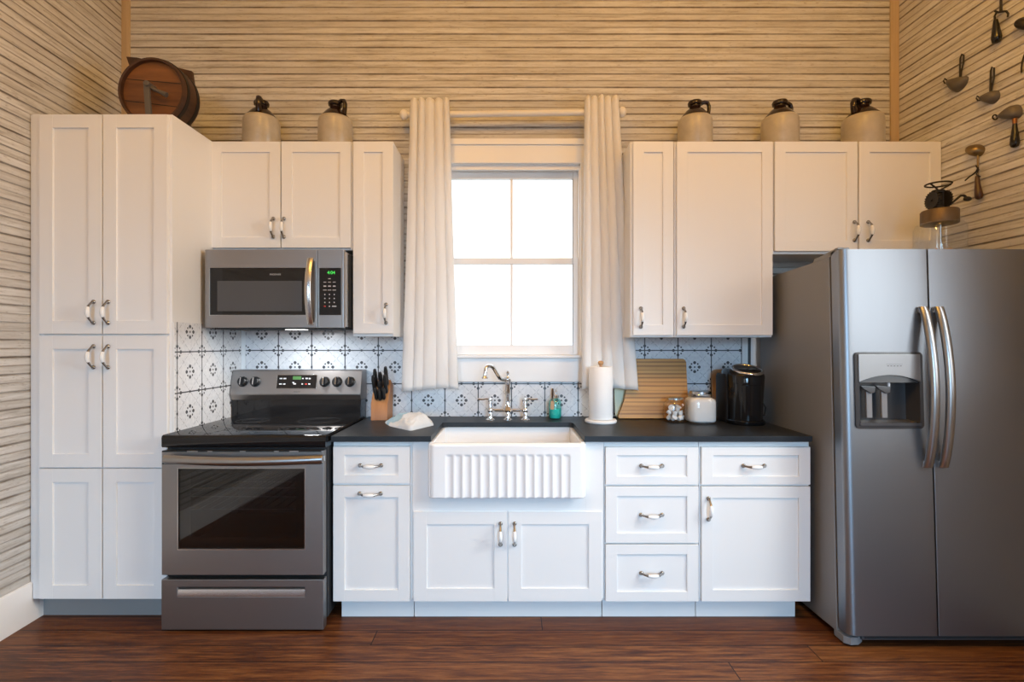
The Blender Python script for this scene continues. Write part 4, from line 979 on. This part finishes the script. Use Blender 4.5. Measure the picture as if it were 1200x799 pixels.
mb = MB(); r = .074; mb.lathe([(.0, .006), (r*.90, .008), (r*.985, .014), (r, .02), (r, .116), (r*.95, .130), (r*.72, .140), (.0, .145)], (jx2, yy2, ZT), M['sugar'], 40, squ=1.6, cap0=False, cap1=False); tag(mb.build('sugar', angle=60), 'white powder filling the large glass jar', 'sugar', kind='stuff')
# coffee maker
my_ = -.24; cmx = PX(870, my_)
cm = thing('coffee_maker', (cmx, my_, ZT), 'glossy black pod coffee maker with a silver ringed lid', 'coffee maker')
def oval(cx, cy, rx, ry, z, n=40, p=2.6):
    return [(cx+rx*math.copysign(abs(math.cos(2*PI*j/n))**(2/p), math.cos(2*PI*j/n)), cy+ry*math.copysign(abs(math.sin(2*PI*j/n))**(2/p), math.sin(2*PI*j/n)), z) for j in range(n)]
blk = mat('glossy_black', (.007,.007,.008), .10)
mb = MB(); mb.loops([oval(cmx, my_, .096, .128, ZT), oval(cmx, my_, .099, .131, ZT+.004), oval(cmx, my_, .099, .131, ZT+.020), oval(cmx, my_, .094, .126, ZT+.025)], blk); mb.build('base', cm, angle=40)
mb = MB(); mb.loops([oval(cmx, my_+.006, .093, .118, ZT+.022), oval(cmx, my_+.004, .093, .122, ZT+.12), oval(cmx, my_, .096, .128, ZT+.22), oval(cmx, my_, .098, .130, ZT+.262), oval(cmx, my_+.006, .094, .124, ZT+.284), oval(cmx, my_+.014, .080, .106, ZT+.298), oval(cmx, my_+.02, .060, .08, ZT+.303)], blk); mb.build('housing', cm, angle=60)
mb = MB(); mb.loops([oval(cmx, my_-.085, .058, .044, ZT+.026), oval(cmx, my_-.088, .060, .046, ZT+.215)], blk); mb.build('front_shield', cm, angle=40)
mb = MB(); tq = Matrix.Translation((cmx+.004, my_-.050, ZT+.296)) @ Matrix.Rotation(R(15), 4, 'X'); ringp = [tq @ Vector((.074*math.cos(2*PI*j/40), .084*math.sin(2*PI*j/40), 0)) for j in range(40)]; mb.tube(ringp, .0085, M['chrome'], 10, closed=True); mb.build('lid_ring', cm, angle=80)
mb = MB(); mb.loops([[tq @ Vector((.066*math.cos(2*PI*j/32), .082*math.sin(2*PI*j/32), h)) for j in range(32)] for h in (-.012, .004)], M['black']); mb.build('lid', cm, angle=40)
mb = MB(); mb.loops([oval(cmx-.092, my_+.05, .014, .075, ZT+.004, 24), oval(cmx-.092, my_+.05, .014, .075, ZT+.255, 24), oval(cmx-.090, my_+.05, .009, .07, ZT+.27, 24)], M['matte']); mb.build('water_tank', cm, angle=40)
mb = MB(); mb.tube([(cmx+.10, my_+.10, ZT+.10), (cmx+.145, my_+.08, ZT+.11), (cmx+.165, my_+.07, ZT+.075), (cmx+.163, my_+.08, ZT+.03), (cmx+.14, my_+.14, ZT+.006), (cmx+.12, my_+.22, ZT+.006)], .0045, M['black'], 8); mb.build('cord', cm)

# ------------------------------------------------------------------ jar churn on the refrigerator
cy_ = -.53; chx = PX(1101, cy_); zf = FT-.009+ (0)
zf = FT*math.cos(R(2)) - (cy_-FY)*math.sin(R(2)) + .0075
ch = thing('butter_churn', (chx, cy_, zf), 'old glass jar butter churn with iron gear and crank on the refrigerator', 'butter churn')
zq = lambda py: PZ(py, cy_)
mb = MB(); zl_ = zq(262)
mb.lathe([(.078, 0), (.090, .006), (.094, .02), (.094, zl_-zf-.025), (.088, zl_-zf-.008), (.076, zl_-zf+.005)], (chx, cy_, zf), M['glass'], 40, squ=1.2, cap1=False); mb.build('jar', ch, angle=60)
mb = MB(); mb.lathe([(.074, zl_-.004), (.078, zl_-.002), (.078, zq(248)), (.073, zq(246.5)), (.0, zq(245))], (chx, cy_, 0), M['zinc'], 40, cap0=True, cap1=False); mb.build('lid', ch, angle=40)
mb = MB(); g0 = zq(246); gx = chx-.006
mb.box(gx-.020, gx+.020, cy_-.016, cy_+.016, g0-.006, g0+.016, M['iron'], .003)
for sgn in (-1, 1): mb.box(gx+sgn*.018-.004, gx+sgn*.018+.004, cy_-.012, cy_+.012, g0, g0+.092, M['iron'], .002)
mb.box(gx-.024, gx+.024, cy_-.014, cy_+.014, g0+.086, g0+.100, M['iron'], .003); mb.build('gear_frame', ch)
mb = MB()
q = Matrix.Rotation(R(90), 3, 'Y')
for sgn, rr_ in ((-1, .040), (1, .044)): 
    c0 = Vector((gx+sgn*.030, cy_, g0+.048))
    mb.lathe([(.012, -.005), (rr_-.008, -.003), (rr_, -.005), (rr_, .005), (rr_-.008, .003), (.012, .005)], c0, M['iron'], 28, q, cap0=True, cap1=True)
    for k in range(22):
        a = 2*PI*k/22; mb.box(-.005, .005, -.0025, .0025, rr_-.001, rr_+.005, M['iron'], mt=Matrix.Translation(c0) @ Matrix.Rotation(a, 4, 'X'))
mb.cyl((gx-.04, cy_, g0+.048), (gx+.045, cy_, g0+.048), .006, M['iron']); mb.build('gear_wheel', ch)
mb = MB(); mb.tube([(gx+.03, cy_-.02, g0+.028), (gx+.052, cy_-.02, g0+.030), (gx+.075, cy_-.02, g0+.050), (gx+.094, cy_-.02, g0+.066), (gx+.112, cy_-.02, g0+.067)], .0055, M['iron'], 10)
mb.sphere((gx+.128, cy_-.02, g0+.050), (.020, .012, .012), M['iron'], 14, 8); mb.tube([(gx+.112, cy_-.02, g0+.066), (gx+.128, cy_-.02, g0+.050)], .006, M['iron'], 8); mb.build('crank', ch)
mb = MB(); mb.tube([(gx+.055*math.cos(a), cy_+.055*math.sin(a)*.9, g0+.128+.0) for a in [2*PI*j/32 for j in range(32)]], .0042, M['iron'], 10, closed=True)
mb.tube([(gx-.05, cy_-.016, g0+.124), (gx-.018, cy_-.010, g0+.106), (gx, cy_, g0+.096)], .004, M['iron'], 8); mb.tube([(gx+.05, cy_-.016, g0+.124), (gx+.018, cy_-.010, g0+.106), (gx, cy_, g0+.096)], .004, M['iron'], 8); mb.build('top_ring', ch)
mb = MB(); mb.cyl((chx+.004, cy_, zf+.04), (chx+.004, cy_, zl_), .007, M['brightsteel'])
for k in range(4): mb.box(.0, .048, -.003, .003, .02, .075, M['palewood'], .001, mt=Matrix.Translation((chx+.004, cy_, zf)) @ Matrix.Rotation(R(90*k+30), 4, 'Z'))
mb.build('dasher', ch)

# ------------------------------------------------------------------ tools hung on the right wall
XW = XR+.001
def W(px, py, off=.0):
    """point on the right wall seen at a pixel, off metres out from it"""
    p = px-VX; x = (XW+SK*D)/(1+SK*F/p)-off; s = p/x; return Vector((x, F/s-D, H-(py-VY)/s))
def dome(mb, outline, depth, m_, rim=.004, n=7):
    """bowl of sheet metal: the outline lies on the wall, the belly bulges into the room"""
    P = [W(px, py) for px, py in outline]
    # smooth the outline
    for _ in range(2):
        Q = []
        for a, b in zip(P, P[1:]+P[:1]): Q += [a*.75+b*.25, a*.25+b*.75]
        P = Q
    c = sum(P, Vector())/len(P); L = [P]
    for j in range(1, n+1):
        k = j/n; sh = 1-k**1.0*.96; h = depth*math.sqrt(max(0, 1-(1-k)**2.2))
        L.append([c+(p-c)*sh+Vector((-h-rim, 0, 0)) for p in P])
    mb.loops([[p+Vector((-.0005,0,0)) for p in P], [p+Vector((-rim,0,0)) for p in P]]+L[1:], m_)
def wire(mb, pts, r, m_, off=.008, closed=False, n=8): mb.tube([W(a, b, off) for a, b in pts], r, m_, n, closed=closed)
def hung(name, lab, cat, px, py): 
    return thing(name, W(px, py), lab, cat, 'old kitchen tools on the right wall')
# conical scoop with loop handle
def loop_scoop(lab, bowl, hook, loop):
    t = hung('ice_cream_scoop', lab, 'scoop', *loop[0])
    m_ = MB(); dome(m_, bowl, .035, M['tin']); m_.build('bowl', t, angle=50)
    m_ = MB(); wire(m_, loop, .004, M['iron'], .012); m_.build('loop_handle', t, angle=60)
    m_ = MB(); wire(m_, hook, .003, M['iron'], .012); m_.build('key', t, angle=60)
loop_scoop('dark tin scoop with a loop handle, first from the corner on the right wall', [(1109.5, 94), (1124, 90), (1135, 88.8), (1136, 92), (1133, 100), (1126, 107), (1121, 108.5), (1115, 104)],
           [(1111, 95), (1107, 92), (1105.5, 94.5), (1107, 97.5), (1110.5, 96.5)], [(1125, 90), (1125, 80), (1125.4, 68), (1127, 63.5), (1129.4, 65), (1129, 74), (1126.5, 84), (1125.8, 90)])
loop_scoop('dark tin scoop with a loop handle, hanging above the brass ice cream scoop', [(1148.5, 114.5), (1160, 108), (1168, 105.5), (1172, 107), (1173, 113), (1169, 119.5), (1163, 122.5), (1155, 120)],
           [(1149, 115), (1145, 112.5), (1143.8, 115), (1146, 117.8), (1149.5, 117)], [(1160.5, 107), (1160.8, 95), (1161, 83), (1162.5, 78.5), (1165, 79.5), (1164.6, 92), (1162.5, 101), (1161.5, 107)])
# scoop with black turned handle
t = hung('ice_cream_scoop', 'pointed tin scoop with a black turned wooden handle', 'scoop', 1185, 122)
mb = MB(); dome(mb, [(1170.5, 138), (1180, 129), (1189, 123), (1195, 122), (1199, 127), (1199, 134), (1195, 139), (1186, 140), (1177, 139.5)], .04, M['tin']); mb.build('bowl', t, angle=50)
mb = MB(); wire(mb, [(1166+2.8*math.cos(R(a)), 137.3+2.8*math.sin(R(a))) for a in range(0, 360, 30)], .0035, M['iron'], .012, True); mb.build('key', t, angle=60)
mb = MB(); mb.tube([W(1189, 139, .02), W(1189.2, 146, .02)], [.010, .0085], M['copper'], 14); mb.build('ferrule', t)
mb = MB(); mb.tube([W(1189.2, y, .02) for y in (145, 149, 155, 162, 168, 171.5, 172.8)], [.0085, .010, .013, .0165, .018, .014, .005], M['ebony'], 16); mb.build('handle', t, angle=60)
# brass round scoop with wooden handle and thumb lever
t = hung('ice_cream_scoop', 'round brass ice cream scoop with brown wooden handle and thumb lever', 'scoop', 1145, 168)
mb = MB(); dome(mb, [(1136.2, 176), (1138, 171.5), (1143, 168.8), (1150, 169), (1155, 172.5), (1154.5, 178), (1150, 183), (1144, 184), (1138.5, 181)], .045, M['brass']); mb.build('bowl', t, angle=50)
mb = MB(); mb.tube([W(1146, 182, .02), W(1146, 194, .02), W(1145.5, 207, .02)], [.005, .0045, .006], M['brass'], 10); wire(mb, [(1146.3, 196), (1144, 201), (1140, 204.5), (1136, 207), (1131, 211.5)], .0038, M['iron'], .026); wire(mb, [(1143.5, 194), (1147, 199), (1144, 204), (1148.8, 207)], .003, M['iron'], .027); mb.build('shank', t, angle=60)
mb = MB(); mb.tube([W(x, y, .02) for x, y in ((1145.2, 206), (1145.3, 210), (1145.6, 216), (1146.4, 224), (1147, 229.5), (1147, 232.5), (1147, 233.5))], [.008, .010, .0115, .0155, .0175, .013, .005], M['walnut'], 16); mb.build('handle', t, angle=60)
# long tool with a black handle at the top edge
t = hung('bottle_opener', 'iron kitchen tool with a black wooden handle at the top of the wall', 'opener', 1168, -30)
mb = MB(); mb.tube([W(1173, y, .016) for y in (-34, -10, 6, 13)], [.006, .006, .005, .006], M['iron'], 10); wire(mb, [(1166, 13), (1170, 14.5), (1175, 13.5), (1179, 13), (1181.5, 16), (1181, 20)], .0045, M['iron'], .018); wire(mb, [(1168, 14), (1165.5, 19), (1166, 25)], .0045, M['iron'], .016); mb.build('shank', t, angle=60)
mb = MB(); mb.tube([W(x, y, .02) for x, y in ((1166.8, 23.5), (1167, 28), (1167.4, 36), (1167.8, 44), (1167.8, 49), (1167.8, 50.5))], [.009, .012, .0165, .021, .017, .006], M['ebony'], 16); mb.build('handle', t, angle=60)
# ladle head and strap handle at the right edge of the frame
t = hung('ladle', 'dark iron ladle bowl at the right edge of the wall', 'ladle', 1196, 30)
mb = MB(); dome(mb, [(1193, 29), (1196, 23), (1203, 19), (1211, 20), (1214, 27), (1211, 34), (1203, 36), (1196, 34)], .04, M['iron']); mb.build('bowl', t, angle=50)
mb = MB(); mb.tube([W(1205, y, .014) for y in (20, 0, -25)], .005, M['iron'], 10); mb.build('shank', t)
t = MB(); t.tube([W(x, y, .008) for x, y in ((1197.3, 85), (1197, 80), (1198, 72), (1200.5, 64), (1204, 58))], .0042, M['iron'], 8, sq=.6); t.tube([W(x, y, .010) for x, y in ((1204, 58), (1209, 56), (1213, 60), (1213, 70), (1208, 76), (1203, 72), (1203, 63))], .0042, M['iron'], 8)
o = t.build('wire_hook', at=W(1204, 58), angle=60); tag(o, 'thin bent iron hook at the right edge below the ladle', 'hook', 'old kitchen tools on the right wall')

# ------------------------------------------------------------------ ground outside, lights, camera, world
mb = MB(); mb.box(-14, 14, .14, 16, -.9, -.8, M['dirt']); tag(mb.build('ground'), kind='structure')
def light(name, typ, loc, energy, col, rot=(0,0,0), size=.1, sy=None, spread=None):
    l = bpy.data.lights.new(name, typ); l.energy = energy; l.color = col
    if typ == 'AREA':
        l.size = size
        if sy: l.shape = 'RECTANGLE'; l.size_y = sy
        if spread: l.spread = spread
    else: l.shadow_soft_size = size
    o = bpy.data.objects.new(name, l); COL.objects.link(o); o.location = loc; o.rotation_euler = rot; return o
WARM = (1.0, .495, .07); COOL = (.35, .67, 1.0); SUNLIT = (.90, .98, 1.0)
light('ceiling_lamp', 'POINT', (-.7, -2.4, 3.62), 66, WARM, size=.08)
light('ceiling_lamp', 'POINT', (1.25, -2.2, 3.62), 66, WARM, size=.08)
light('cooktop_light', 'AREA', COOKLAMP, 3.6, (.95, .98, 1.0), (0, 0, 0), .09, .05)
for (a, b), e, tz in zip(RW, (13, 18.5), (6, 2)): light('daylight', 'AREA', ((a+b)/2, YR-.03, (QZ0+QZ1)/2), e, COOL, (R(90-15), 0, R(tz)), b-a-.05, QZ1-QZ0-.05, R(44))
light('daylight', 'AREA', (xrw(-2.1)+.02, (RY0+RY1)/2, (RZ0+RZ1)/2), 50, SUNLIT, (R(90-31), 0, R(90)), RY1-RY0-.05, RZ1-RZ0-.05, R(110))
wd = bpy.data.worlds.new('overcast'); S.world = wd; wd.use_nodes = True
bgn = wd.node_tree.nodes['Background']; bgn.inputs[0].default_value = (.90, .95, 1.0, 1); bgn.inputs[1].default_value = 3.2
cam = bpy.data.cameras.new('camera'); cam.sensor_width = 36; cam.lens = 36*F/1200; cam.shift_x = 3/1200; cam.shift_y = 3/1200; cam.clip_start = .05
co = bpy.data.objects.new('camera', cam); COL.objects.link(co); co.location = (0, -D, H); co.rotation_euler = (R(90), 0, 0); S.camera = co
v = S.view_settings; v.view_transform = 'Standard'; v.look = 'None'; v.gamma = 1; v.use_curve_mapping = False; v.exposure = -.2
S.render.engine = 'CYCLES'; S.cycles.use_denoising = True; S.cycles.max_bounces = 10; S.cycles.diffuse_bounces = 5; S.cycles.glossy_bounces = 5; S.cycles.transparent_max_bounces = 16
S.cycles.sample_clamp_indirect = 6; S.cycles.caustics_reflective = False; S.cycles.caustics_refractive = False
